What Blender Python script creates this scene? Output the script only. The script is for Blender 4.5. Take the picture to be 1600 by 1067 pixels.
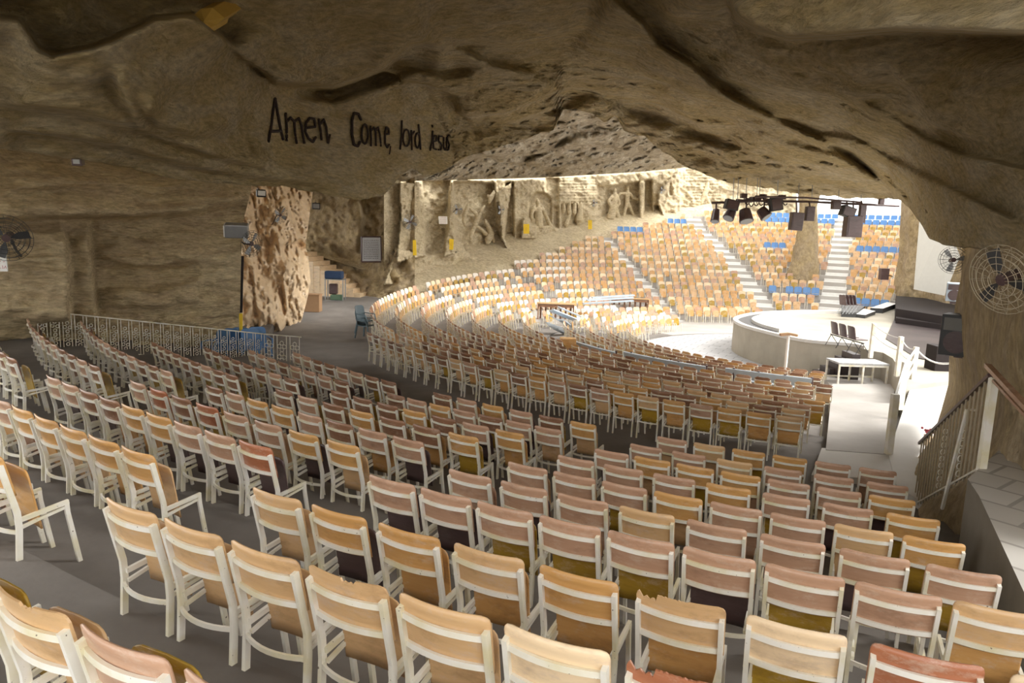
import bpy, bmesh, math, random
import numpy as np
from mathutils import Vector, Matrix, noise

# ------------------------------------------------------------------ camera, sky, light, exposure
scene = bpy.context.scene
for o in list(bpy.data.objects):
    bpy.data.objects.remove(o)
C = scene.collection
FPX = 1133.92                      # focal length in pixels of the 1600 px wide frame
PITCH = math.radians(8.871)
ROLL = math.radians(2.0425)
CZ = 4.9                           # eye height above the floor in front of the stage
cam_data = bpy.data.cameras.new('camera')
cam_data.sensor_width = 36.0
cam_data.lens = FPX / 1600 * 36.0
cam_data.clip_end = 400
cam = bpy.data.objects.new('camera', cam_data)
C.objects.link(cam)
_R = Vector((1, 0, 0)); _U = Vector((0, math.sin(PITCH), math.cos(PITCH)))
_F = Vector((0, math.cos(PITCH), -math.sin(PITCH)))
_r = _R * math.cos(ROLL) + _U * math.sin(ROLL)
_u = _U * math.cos(ROLL) - _R * math.sin(ROLL)
cam.matrix_world = Matrix(((_r.x, _u.x, -_F.x, 0), (_r.y, _u.y, -_F.y, 0), (_r.z, _u.z, -_F.z, CZ), (0, 0, 0, 1)))
scene.camera = cam

world = bpy.data.worlds.new('daylight')
scene.world = world
world.use_nodes = True
wn = world.node_tree.nodes; wl = world.node_tree.links
bg = wn['Background']
bg.inputs['Color'].default_value = (1.0, 0.985, 0.95, 1)
bg.inputs['Strength'].default_value = 1.3

sun_d = bpy.data.lights.new('sun', 'SUN')
sun_d.energy = 1.8; sun_d.angle = math.radians(30); sun_d.color = (1.0, 0.97, 0.91)
sun = bpy.data.objects.new('sun', sun_d); C.objects.link(sun)
SUN_DIR = Vector((-0.60, 0.15, -0.75))            # travels from beyond the stage on the right towards the left seats
sun.rotation_euler = SUN_DIR.to_track_quat('-Z', 'Y').to_euler()
sun.location = (30, 60, 40)

scene.view_settings.view_transform = 'Standard'
scene.view_settings.look = 'None'
scene.view_settings.gamma = 1.0
scene.view_settings.use_curve_mapping = False
scene.view_settings.exposure = 1.5
scene.cycles.max_bounces = 10
scene.cycles.diffuse_bounces = 6
scene.cycles.use_denoising = True

rng = random.Random(7)

# ------------------------------------------------------------------ frame <-> place helpers
def W(px, py, Y):
    "the point of the place at forward distance Y that the photo shows at (px, py)"
    dx = px - 800; dy = py - 533.5
    c, s = math.cos(ROLL), math.sin(ROLL)
    x = c * dx + s * dy; y = -s * dx + c * dy
    d = (x / FPX, math.cos(PITCH) - math.sin(PITCH) * y / FPX, -math.sin(PITCH) - math.cos(PITCH) * y / FPX)
    k = Y / d[1]
    return Vector((d[0] * k, Y, d[2] * k + CZ))
def G(px, py, z):
    d = W(px, py, 1.0) - Vector((0, 0, CZ))
    k = (z - CZ) / d.z
    return Vector((d.x * k, d.y * k, z))
def WV(px, py, Y):
    dx = px - 800; dy = py - 533.5
    c, s = math.cos(ROLL), math.sin(ROLL)
    x = c * dx + s * dy; y = -s * dx + c * dy
    d1 = math.cos(PITCH) - math.sin(PITCH) * y / FPX
    d2 = -math.sin(PITCH) - math.cos(PITCH) * y / FPX
    k = Y / d1
    return np.stack([x / FPX * k, Y, d2 * k + CZ], -1)
def smooth(t):
    t = np.clip(t, 0, 1); return t * t * (3 - 2 * t)

# ------------------------------------------------------------------ materials
def new_mat(name):
    m = bpy.data.materials.new(name); m.use_nodes = True
    return m, m.node_tree.nodes, m.node_tree.links, m.node_tree.nodes['Principled BSDF']
def flat(name, col, rough=0.6, metal=0.0, var=0.12, scale=6.0, bump=0.0):
    m, n, l, b = new_mat(name)
    tc = n.new('ShaderNodeTexCoord'); nz = n.new('ShaderNodeTexNoise'); nz.inputs['Scale'].default_value = scale
    nz.inputs['Detail'].default_value = 5
    mx = n.new('ShaderNodeMix'); mx.data_type = 'RGBA'
    mx.inputs[6].default_value = (*[c * (1 - var) for c in col], 1)
    mx.inputs[7].default_value = (*[min(1, c * (1 + var)) for c in col], 1)
    l.new(tc.outputs['Object'], nz.inputs['Vector']); l.new(nz.outputs['Fac'], mx.inputs[0])
    l.new(mx.outputs[2], b.inputs['Base Color'])
    b.inputs['Roughness'].default_value = rough; b.inputs['Metallic'].default_value = metal
    if bump:
        bp = n.new('ShaderNodeBump'); bp.inputs['Strength'].default_value = bump
        l.new(nz.outputs['Fac'], bp.inputs['Height']); l.new(bp.outputs['Normal'], b.inputs['Normal'])
    return m
def rock_mat(name, c1, c2, c3, scale=0.35, strata=3.0, bump=0.6, rot=0.12, fine=1.0):
    "sandstone: broad colour patches, thin strata, pitted grain"
    m, n, l, b = new_mat(name)
    tc = n.new('ShaderNodeTexCoord')
    mp = n.new('ShaderNodeMapping'); mp.inputs['Rotation'].default_value = (0.06, rot, 0.1)
    mp.inputs['Scale'].default_value = (1, 1, strata)
    l.new(tc.outputs['Object'], mp.inputs['Vector'])
    n1 = n.new('ShaderNodeTexNoise'); n1.inputs['Scale'].default_value = scale; n1.inputs['Detail'].default_value = 8
    n1.inputs['Roughness'].default_value = 0.6; n1.inputs['Distortion'].default_value = 0.8
    l.new(tc.outputs['Object'], n1.inputs['Vector'])
    n2 = n.new('ShaderNodeTexNoise'); n2.inputs['Scale'].default_value = scale * 3.2; n2.inputs['Detail'].default_value = 10
    n2.inputs['Roughness'].default_value = 0.68; n2.inputs['Distortion'].default_value = 0.5
    l.new(mp.outputs['Vector'], n2.inputs['Vector'])
    n3 = n.new('ShaderNodeTexNoise'); n3.inputs['Scale'].default_value = 5.5 * fine; n3.inputs['Detail'].default_value = 8
    n3.inputs['Roughness'].default_value = 0.7
    l.new(mp.outputs['Vector'], n3.inputs['Vector'])
    r1 = n.new('ShaderNodeValToRGB'); r1.color_ramp.elements[0].position = 0.36; r1.color_ramp.elements[1].position = 0.64
    r1.color_ramp.elements[0].color = (*c1, 1); r1.color_ramp.elements[1].color = (*c2, 1)
    l.new(n1.outputs['Fac'], r1.inputs['Fac'])
    r2 = n.new('ShaderNodeMapRange'); r2.inputs[1].default_value = 0.42; r2.inputs[2].default_value = 0.68
    l.new(n2.outputs['Fac'], r2.inputs[0])
    mx = n.new('ShaderNodeMix'); mx.data_type = 'RGBA'; mx.inputs[7].default_value = (*c3, 1)
    l.new(r2.outputs[0], mx.inputs[0]); l.new(r1.outputs['Color'], mx.inputs[6])
    mul = n.new('ShaderNodeMix'); mul.data_type = 'RGBA'; mul.blend_type = 'MULTIPLY'; mul.inputs[0].default_value = 0.5
    r3 = n.new('ShaderNodeValToRGB'); r3.color_ramp.elements[0].position = 0.34; r3.color_ramp.elements[1].position = 0.62
    r3.color_ramp.elements[0].color = (0.34, 0.30, 0.25, 1); r3.color_ramp.elements[1].color = (1.22, 1.19, 1.14, 1)
    l.new(n3.outputs['Fac'], r3.inputs['Fac']); l.new(mx.outputs[2], mul.inputs[6]); l.new(r3.outputs['Color'], mul.inputs[7])
    l.new(mul.outputs[2], b.inputs['Base Color'])
    ad = n.new('ShaderNodeMath'); ad.operation = 'ADD'; l.new(n2.outputs['Fac'], ad.inputs[0])
    m3 = n.new('ShaderNodeMath'); m3.operation = 'MULTIPLY'; m3.inputs[1].default_value = 0.35
    l.new(n3.outputs['Fac'], m3.inputs[0]); l.new(m3.outputs[0], ad.inputs[1])
    bp = n.new('ShaderNodeBump'); bp.inputs['Strength'].default_value = bump; bp.inputs['Distance'].default_value = 0.35
    l.new(ad.outputs[0], bp.inputs['Height']); l.new(bp.outputs['Normal'], b.inputs['Normal'])
    b.inputs['Roughness'].default_value = 0.95
    b.inputs['Specular IOR Level'].default_value = 0.15
    return m
def wood_mat(name, c1, c2, rough=0.5, wear=(0.62, 0.5, 0.4)):
    m, n, l, b = new_mat(name)
    tc = n.new('ShaderNodeTexCoord'); oi = n.new('ShaderNodeObjectInfo')
    of = n.new('ShaderNodeVectorMath'); of.operation = 'ADD'
    sc = n.new('ShaderNodeVectorMath'); sc.operation = 'SCALE'; sc.inputs['Scale'].default_value = 37.0
    l.new(oi.outputs['Random'], sc.inputs[0]); l.new(tc.outputs['Object'], of.inputs[0]); l.new(sc.outputs[0], of.inputs[1])
    mp = n.new('ShaderNodeMapping'); mp.inputs['Scale'].default_value = (1.2, 4, 14)
    l.new(of.outputs[0], mp.inputs['Vector'])
    nz = n.new('ShaderNodeTexNoise'); nz.inputs['Scale'].default_value = 4; nz.inputs['Detail'].default_value = 6
    nz.inputs['Distortion'].default_value = 0.6
    l.new(mp.outputs['Vector'], nz.inputs['Vector'])
    n2 = n.new('ShaderNodeTexNoise'); n2.inputs['Scale'].default_value = 6; n2.inputs['Detail'].default_value = 12
    n2.inputs['Roughness'].default_value = 0.78
    m_2 = n.new('ShaderNodeMapping'); m_2.inputs['Scale'].default_value = (1.0, 1, 2.2)
    l.new(of.outputs[0], m_2.inputs['Vector']); l.new(m_2.outputs['Vector'], n2.inputs['Vector'])
    n4 = n.new('ShaderNodeTexNoise'); n4.inputs['Scale'].default_value = 3.5; n4.inputs['Detail'].default_value = 9; n4.inputs['Roughness'].default_value = 0.7
    o4 = n.new('ShaderNodeVectorMath'); o4.operation = 'ADD'; o4.inputs[1].default_value = (5.2, 1.3, 9.1)
    l.new(m_2.outputs['Vector'], o4.inputs[0]); l.new(o4.outputs[0], n4.inputs['Vector'])
    mx = n.new('ShaderNodeMix'); mx.data_type = 'RGBA'; mx.inputs[6].default_value = (*c1, 1); mx.inputs[7].default_value = (*c2, 1)
    l.new(nz.outputs['Fac'], mx.inputs[0])
    mr = n.new('ShaderNodeMapRange'); mr.inputs[1].default_value = 0.52; mr.inputs[2].default_value = 0.66; mr.inputs[4].default_value = 0.6
    l.new(n2.outputs['Fac'], mr.inputs[0])
    m2 = n.new('ShaderNodeMix'); m2.data_type = 'RGBA'; m2.inputs[7].default_value = (*wear, 1)
    l.new(mr.outputs[0], m2.inputs[0]); l.new(mx.outputs[2], m2.inputs[6])
    m5 = n.new('ShaderNodeMapRange'); m5.inputs[1].default_value = 0.52; m5.inputs[2].default_value = 0.7; m5.inputs[4].default_value = 0.5
    l.new(n4.outputs['Fac'], m5.inputs[0])
    m6 = n.new('ShaderNodeMix'); m6.data_type = 'RGBA'; m6.inputs[7].default_value = (c1[0] * 0.42, c1[1] * 0.38, c1[2] * 0.36, 1)
    l.new(m5.outputs[0], m6.inputs[0]); l.new(m2.outputs[2], m6.inputs[6]); l.new(m6.outputs[2], b.inputs['Base Color'])
    b.inputs['Roughness'].default_value = rough
    return m

M = {}
M['ceiling'] = rock_mat('ceiling_sandstone', (0.60, 0.48, 0.26), (0.74, 0.60, 0.32), (0.78, 0.69, 0.50), 0.22, 3.4, 1.0, 0.25)
M['wall'] = rock_mat('wall_sandstone', (0.64, 0.52, 0.31), (0.74, 0.62, 0.40), (0.54, 0.42, 0.28), 0.3, 4.0, 0.7)
M['pale'] = rock_mat('pale_limestone', (0.46, 0.48, 0.46), (0.58, 0.60, 0.58), (0.31, 0.30, 0.28), 0.5, 0.7, 0.9)
M['relief'] = rock_mat('carved_limestone', (0.56, 0.48, 0.32), (0.66, 0.58, 0.42), (0.50, 0.42, 0.30), 0.35, 2.0, 0.35)
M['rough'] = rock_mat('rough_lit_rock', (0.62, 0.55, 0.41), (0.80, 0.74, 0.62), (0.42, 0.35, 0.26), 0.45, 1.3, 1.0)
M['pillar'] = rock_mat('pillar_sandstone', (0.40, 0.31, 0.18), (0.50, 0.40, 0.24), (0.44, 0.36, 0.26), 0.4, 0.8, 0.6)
M['plaster'] = flat('painted_plaster', (0.62, 0.58, 0.50), 0.85)
M['carve'] = flat('dark_paint_in_letters', (0.035, 0.02, 0.015), 0.9)
def paint_mat():
    m, n, l, b = new_mat('chipped_cream_paint')
    tc = n.new('ShaderNodeTexCoord'); oi = n.new('ShaderNodeObjectInfo'); ad = n.new('ShaderNodeVectorMath'); ad.operation = 'ADD'
    sc = n.new('ShaderNodeVectorMath'); sc.operation = 'SCALE'; sc.inputs['Scale'].default_value = 19.0
    l.new(oi.outputs['Random'], sc.inputs[0]); l.new(tc.outputs['Object'], ad.inputs[0]); l.new(sc.outputs[0], ad.inputs[1])
    n1 = n.new('ShaderNodeTexNoise'); n1.inputs['Scale'].default_value = 5; n1.inputs['Detail'].default_value = 4
    n2 = n.new('ShaderNodeTexNoise'); n2.inputs['Scale'].default_value = 45; n2.inputs['Detail'].default_value = 5
    l.new(ad.outputs[0], n1.inputs['Vector']); l.new(ad.outputs[0], n2.inputs['Vector'])
    mx = n.new('ShaderNodeMix'); mx.data_type = 'RGBA'; mx.inputs[6].default_value = (0.84, 0.82, 0.76, 1); mx.inputs[7].default_value = (0.72, 0.66, 0.44, 1)
    mr0 = n.new('ShaderNodeMapRange'); mr0.inputs[1].default_value = 0.42; mr0.inputs[2].default_value = 0.72; l.new(n1.outputs['Fac'], mr0.inputs[0])
    l.new(mr0.outputs[0], mx.inputs[0])
    mr = n.new('ShaderNodeMapRange'); mr.inputs[1].default_value = 0.70; mr.inputs[2].default_value = 0.73; l.new(n2.outputs['Fac'], mr.inputs[0])
    m2 = n.new('ShaderNodeMix'); m2.data_type = 'RGBA'; m2.inputs[7].default_value = (0.16, 0.12, 0.09, 1)
    l.new(mr.outputs[0], m2.inputs[0]); l.new(mx.outputs[2], m2.inputs[6]); l.new(m2.outputs[2], b.inputs['Base Color'])
    b.inputs['Roughness'].default_value = 0.4
    return m
M['frame'] = paint_mat()
M['bluemetal'] = flat('pale_blue_metal', (0.50, 0.58, 0.66), 0.4, 0.2)
M['bluechair'] = flat('blue_plastic', (0.10, 0.24, 0.50), 0.4)
M['dark'] = flat('black_plastic', (0.008, 0.008, 0.009), 0.45)
M['darkgrey'] = flat('dark_grey_metal', (0.04, 0.04, 0.042), 0.5)
M['steel'] = flat('grey_steel', (0.35, 0.36, 0.37), 0.4, 0.6)
M['white'] = flat('white_paint', (0.82, 0.82, 0.80), 0.5)
M['screen'] = flat('off_white_panel', (0.55, 0.54, 0.50), 0.7, 0, 0.05)
M['yellow'] = flat('yellow_sign', (0.90, 0.62, 0.03), 0.6, 0, 0.03)
M['red'] = flat('red_letters', (0.45, 0.02, 0.04), 0.6, 0, 0.03)
M['redbrown'] = flat('maroon_cloth', (0.014, 0.008, 0.008), 0.8)
M['cardboard'] = flat('cardboard', (0.35, 0.21, 0.11), 0.8)
M['cloth_green'] = flat('green_cloth', (0.10, 0.17, 0.11), 0.8)
M['marble'] = flat('speckled_table_top', (0.42, 0.42, 0.42), 0.25, 0, 0.7, 9)
M['amber'] = flat('flaked_ochre_rock', (0.55, 0.36, 0.08), 0.9)
M['fence'] = flat('aged_beige_paint', (0.42, 0.36, 0.26), 0.6)
M['pink'] = flat('pink_petals', (0.75, 0.15, 0.2), 0.7)
WOODS = {
 'tan': ((0.60, 0.37, 0.18), (0.70, 0.47, 0.25)),
 'orange': ((0.56, 0.29, 0.09), (0.66, 0.39, 0.15)),
 'pinkish': ((0.45, 0.26, 0.165), (0.58, 0.365, 0.25)),
 'reddish': ((0.38, 0.13, 0.06), (0.46, 0.19, 0.10)),
 'brown': ((0.25, 0.12, 0.065), (0.33, 0.18, 0.11)),
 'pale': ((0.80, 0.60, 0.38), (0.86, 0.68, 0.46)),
 'mustard': ((0.36, 0.22, 0.02), (0.48, 0.30, 0.04)),
 'sheen_tint': ((0.72, 0.66, 0.58), (0.80, 0.75, 0.68)),  # whitish tint imitating the shine on the left seats
 'dark': ((0.075, 0.045, 0.045), (0.11, 0.07, 0.07)),
}
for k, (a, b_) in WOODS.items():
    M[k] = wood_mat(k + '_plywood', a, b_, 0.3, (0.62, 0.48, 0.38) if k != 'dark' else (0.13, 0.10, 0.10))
# concrete of the treads: dusty grey with traffic stains
def concrete(name, a, b_, rough=0.85, scale=0.6):
    m, n, l, b = new_mat(name)
    tc = n.new('ShaderNodeTexCoord')
    n1 = n.new('ShaderNodeTexNoise'); n1.inputs['Scale'].default_value = scale; n1.inputs['Detail'].default_value = 10; n1.inputs['Roughness'].default_value = 0.6
    n2 = n.new('ShaderNodeTexNoise'); n2.inputs['Scale'].default_value = 14; n2.inputs['Detail'].default_value = 6
    l.new(tc.outputs['Object'], n1.inputs['Vector']); l.new(tc.outputs['Object'], n2.inputs['Vector'])
    mr = n.new('ShaderNodeMapRange'); mr.inputs[1].default_value = 0.35; mr.inputs[2].default_value = 0.65; l.new(n1.outputs['Fac'], mr.inputs[0])
    mx = n.new('ShaderNodeMix'); mx.data_type = 'RGBA'; mx.inputs[6].default_value = (*a, 1); mx.inputs[7].default_value = (*b_, 1)
    l.new(mr.outputs[0], mx.inputs[0]); l.new(mx.outputs[2], b.inputs['Base Color'])
    b.inputs['Roughness'].default_value = rough
    bp = n.new('ShaderNodeBump'); bp.inputs['Strength'].default_value = 0.15; bp.inputs['Distance'].default_value = 0.02
    l.new(n2.outputs['Fac'], bp.inputs['Height']); l.new(bp.outputs['Normal'], b.inputs['Normal'])
    return m
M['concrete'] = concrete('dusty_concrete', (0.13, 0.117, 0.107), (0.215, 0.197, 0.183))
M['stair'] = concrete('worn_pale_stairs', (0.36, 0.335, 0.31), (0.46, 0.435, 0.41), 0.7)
M['boards'] = concrete('dark_polished_boards', (0.035, 0.026, 0.027), (0.06, 0.045, 0.045), 0.4)
M['stage_side'] = concrete('stage_wall_render', (0.34, 0.31, 0.25), (0.44, 0.40, 0.33))
M['stage_floor'] = concrete('polished_stage_tiles', (0.46, 0.46, 0.48), (0.56, 0.56, 0.58), 0.25)
M['walkway'] = concrete('pale_walkway', (0.55, 0.53, 0.50), (0.66, 0.64, 0.61), 0.7)
def tiles(name, a, b_, mortar, sx, sy, polar=False, rot=0.0, rough=0.6):
    m, n, l, b = new_mat(name)
    tc = n.new('ShaderNodeTexCoord'); mp = n.new('ShaderNodeMapping'); mp.inputs['Rotation'].default_value = (0, 0, rot)
    l.new(tc.outputs['Object'], mp.inputs['Vector'])
    br = n.new('ShaderNodeTexBrick'); br.inputs['Scale'].default_value = 1.0
    br.inputs['Color1'].default_value = (*a, 1); br.inputs['Color2'].default_value = (*b_, 1); br.inputs['Mortar'].default_value = (*mortar, 1)
    br.inputs['Brick Width'].default_value = sx; br.inputs['Row Height'].default_value = sy; br.inputs['Mortar Size'].default_value = 0.02
    l.new(mp.outputs['Vector'], br.inputs['Vector']); l.new(br.outputs['Color'], b.inputs['Base Color'])
    b.inputs['Roughness'].default_value = rough
    return m
M['pavers'] = tiles('grey_pavers', (0.36, 0.36, 0.37), (0.44, 0.44, 0.45), (0.20, 0.20, 0.20), 0.8, 0.4, rot=0.5)
M['terrace'] = tiles('diamond_tiles', (0.50, 0.48, 0.45), (0.58, 0.56, 0.53), (0.34, 0.32, 0.30), 0.45, 0.45, rot=0.9)

# ------------------------------------------------------------------ object helpers
def link(o, parent=None):
    C.objects.link(o)
    if parent is not None: o.parent = parent
    return o
def tag(o, label=None, cat=None, group=None, kind=None):
    if label: o['label'] = label
    if cat: o['category'] = cat
    if group: o['group'] = group
    if kind: o['kind'] = kind
    return o
def thing(name, label, cat, loc=(0, 0, 0), rz=0.0, group=None):
    o = bpy.data.objects.new(name, None); o.empty_display_size = 0.2
    link(o); o.location = loc; o.rotation_euler = (0, 0, rz)
    return tag(o, label, cat, group)
class MB:
    "collects simple solids and makes ONE mesh of them"
    def __init__(s): s.v = []; s.f = []; s.mi = []; s.cur = 0
    def add(s, vs, fs):
        k = len(s.v); s.v += [tuple(v) for v in vs]; s.f += [tuple(i + k for i in f) for f in fs]; s.mi += [s.cur] * len(fs)
    def box(s, c, size, rot=None):
        x, y, z = [q / 2 for q in size]; vs = []
        for sx, sy, sz in ((-1,-1,-1),(1,-1,-1),(1,1,-1),(-1,1,-1),(-1,-1,1),(1,-1,1),(1,1,1),(-1,1,1)):
            v = Vector((sx * x, sy * y, sz * z))
            if rot is not None: v = rot @ v
            vs.append(v + Vector(c))
        s.add(vs, [(0,3,2,1),(4,5,6,7),(0,1,5,4),(1,2,6,5),(2,3,7,6),(3,0,4,7)])
    def sweep(s, pts, w, t, side=Vector((1, 0, 0)), cap=True):
        "rectangular bar along pts; w across 'side', t across the other way"
        pts = [Vector(p) for p in pts]; n = len(pts); vs = []; fs = []
        for i, p in enumerate(pts):
            d = (pts[min(i + 1, n - 1)] - pts[max(i - 1, 0)]).normalized()
            a = (side - d * side.dot(d)).normalized(); b = d.cross(a)
            for sa, sb in ((-1,-1),(1,-1),(1,1),(-1,1)): vs.append(p + a * w / 2 * sa + b * t / 2 * sb)
        for i in range(n - 1):
            for j in range(4): fs.append((i*4+j, i*4+(j+1)%4, (i+1)*4+(j+1)%4, (i+1)*4+j))
        if cap: fs += [(3,2,1,0), tuple((n-1)*4+j for j in range(4))]
        s.add(vs, fs)
    def tube(s, pts, r, n=8, r2=None):
        pts = [Vector(p) for p in pts]; m = len(pts); vs = []; fs = []
        ref = Vector((0, 0, 1))
        d0 = (pts[-1] - pts[0]).normalized()
        if abs(d0.z) > 0.9: ref = Vector((0, 1, 0))
        for i, p in enumerate(pts):
            d = (pts[min(i + 1, m - 1)] - pts[max(i - 1, 0)])
            d = d.normalized() if d.length > 1e-9 else d0
            a = ref.cross(d)
            a = a.normalized() if a.length > 1e-6 else Vector((1, 0, 0))
            b = d.cross(a); rr = r if r2 is None else r + (r2 - r) * i / (m - 1)
            for k in range(n):
                q = 2 * math.pi * k / n; vs.append(p + a * math.cos(q) * rr + b * math.sin(q) * rr)
        for i in range(m - 1):
            for k in range(n): fs.append((i*n+k, i*n+(k+1)%n, (i+1)*n+(k+1)%n, (i+1)*n+k))
        fs += [tuple(range(n-1, -1, -1)), tuple((m-1)*n+k for k in range(n))]
        s.add(vs, fs)
    def ring(s, c, R, r, ax=Vector((0, 0, 1)), n=28, m=6):
        ax = ax.normalized(); a = ax.orthogonal().normalized(); b = ax.cross(a); vs = []; fs = []
        for i in range(n):
            q = 2 * math.pi * i / n; d = a * math.cos(q) + b * math.sin(q)
            for k in range(m):
                w = 2 * math.pi * k / m; vs.append(Vector(c) + d * (R + r * math.cos(w)) + ax * r * math.sin(w))
        for i in range(n):
            for k in range(m): fs.append((i*m+k, ((i+1)%n)*m+k, ((i+1)%n)*m+(k+1)%m, i*m+(k+1)%m))
        s.add(vs, fs)
    def prism(s, poly, z0, z1):
        n = len(poly); vs = [(p[0], p[1], z0) for p in poly] + [(p[0], p[1], z1) for p in poly]
        s.add(vs, [tuple(range(n-1, -1, -1)), tuple(range(n, 2*n))] + [(i, (i+1)%n, n+(i+1)%n, n+i) for i in range(n)])
    def mesh(s, name, mats, smooth_=False):
        me = bpy.data.meshes.new(name); me.from_pydata(s.v, [], s.f); me.update()
        if not isinstance(mats, (list, tuple)): mats = [mats]
        for m in mats: me.materials.append(m)
        if len(mats) > 1: me.polygons.foreach_set('material_index', s.mi)
        if smooth_: me.polygons.foreach_set('use_smooth', [True] * len(s.f))
        return me
    def build(s, name, mats, parent=None, smooth_=False, bevel=0.0):
        o = bpy.data.objects.new(name, s.mesh(name, mats, smooth_)); link(o, parent)
        if bevel:
            b = o.modifiers.new('soft_edges', 'BEVEL'); b.width = bevel; b.segments = 2; b.limit_method = 'ANGLE'
        return o
def structure(o): o['kind'] = 'structure'; return o

# ------------------------------------------------------------------ rock sheets
def tps(pts):
    "thin-plate surface of log distance through (px, py, distance) points"
    P = np.array(pts, float); xy = P[:, :2] / 400.0; d = np.log(P[:, 2]); n = len(P)
    r = np.linalg.norm(xy[:, None] - xy[None], axis=2)
    K = np.where(r > 0, r * r * np.log(r + 1e-12), 0) + 0.02 * np.eye(n)
    A = np.zeros((n + 3, n + 3)); A[:n, :n] = K; A[:n, n] = 1; A[:n, n+1:] = xy; A[n, :n] = 1; A[n+1:, :n] = xy.T
    w = np.linalg.solve(A, np.concatenate([d, np.zeros(3)]))
    def fn(px, py):
        q = np.stack([px, py], -1) / 400.0; sh = q.shape[:-1]; q = q.reshape(-1, 2); out = np.empty(len(q))
        for i in range(0, len(q), 4000):
            rr = np.linalg.norm(q[i:i+4000, None] - xy[None], axis=2)
            out[i:i+4000] = np.where(rr > 0, rr * rr * np.log(rr + 1e-12), 0) @ w[:n] + w[n] + q[i:i+4000] @ w[n+1:]
        return np.exp(out).reshape(sh)
    return fn
def side_dist(px, py, line):
    "signed distance in px to a polyline (+ below / right of its direction), with fade at the ends"
    best = np.full(px.shape, 1e9); sg = np.zeros(px.shape); bp_ = np.zeros(px.shape); uu = np.zeros(px.shape); L0 = 0.0
    for (x0, y0), (x1, y1) in zip(line[:-1], line[1:]):
        dx, dy = x1 - x0, y1 - y0; L2 = dx * dx + dy * dy
        t = np.clip(((px - x0) * dx + (py - y0) * dy) / L2, 0, 1)
        ex, ey = px - (x0 + t * dx), py - (y0 + t * dy); d = np.hypot(ex, ey); cr = dx * ey - dy * ex
        pd = np.abs(cr) / math.sqrt(L2); m = (d < best - 1e-6) | ((np.abs(d - best) < 1e-6) & (pd > bp_)); bp_ = np.where(m, pd, bp_); best = np.where(m, d, best); sg = np.where(m, np.sign(cr), sg); uu = np.where(m, L0 + t * math.sqrt(L2), uu); L0 += math.sqrt(L2)
    q = min(45.0, L0 * 0.2)
    return best * sg, best, smooth(uu / q) * smooth((L0 - uu) / q)
def ledge(px, py, line, amount, w=6.0, reach=90.0):
    "a break in the rock along the line: the distance jumps by 'amount' across it and eases out within 'reach'"
    s, d, ends = side_dist(px, py, line)
    step = 0.5 * (1 + np.tanh(s / w))                    # 0 on one side, 1 on the other
    fade = np.exp(-np.maximum(d - w, 0) / reach)
    return amount * (step - 0.5) * fade * ends
def fbm(P, scale, octaves=5, zs=1.0, off=0.0):
    out = np.empty(len(P))
    for i, p in enumerate(P):
        out[i] = noise.fractal(Vector((p[0] / scale + off, p[1] / scale, p[2] * zs / scale)), 0.9, 2.1, octaves)
    return out
def sheet(name, px, py, D, mat, amp=0.25, scale=2.5, octaves=5, zs=1.6, fold=None, back=None, disp=None, parent=None, off=0.0):
    "a rock face from a grid; noise moves each point along the line of sight; fold = rows added behind its lower lip"
    P = WV(px, py, D).reshape(-1, 3)
    a = amp if np.isscalar(amp) else amp.reshape(-1)
    D2 = D.reshape(-1) + a * fbm(P, scale, octaves, zs, off) + a * 0.5 * fbm(P, scale * 0.33, 4, zs, off + 7)
    rd = np.abs(fbm(P, scale * 0.45, 4, zs * 1.6, off + 17)); D2 = D2 - a * 0.9 * (0.5 - np.clip(rd, 0, 1))
    if disp is not None: D2 = D2 + disp.reshape(-1)
    P = WV(px.reshape(-1), py.reshape(-1), D2).reshape(px.shape + (3,))
    rows = [P[i] for i in range(P.shape[0])]
    if fold:
        last = rows[-1].copy()
        for dy, dz in fold:
            q = last.copy(); q[:, 1] += dy; q[:, 0] *= (last[:, 1] + dy) / last[:, 1]; q[:, 2] += dz; rows.append(q)
    V = np.concatenate(rows); nr = len(rows); nc = P.shape[1]
    idx = np.arange(nr * nc).reshape(nr, nc)
    F = np.stack([idx[:-1, :-1], idx[1:, :-1], idx[1:, 1:], idx[:-1, 1:]], -1).reshape(-1, 4)
    me = bpy.data.meshes.new(name); me.from_pydata(V.tolist(), [], F.tolist()); me.materials.append(mat)
    me.polygons.foreach_set('use_smooth', [True] * len(F)); me.update()
    return link(bpy.data.objects.new(name, me), parent)
def gridx(x0, x1, dx): return np.arange(x0, x1 + 0.1, dx)

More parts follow.
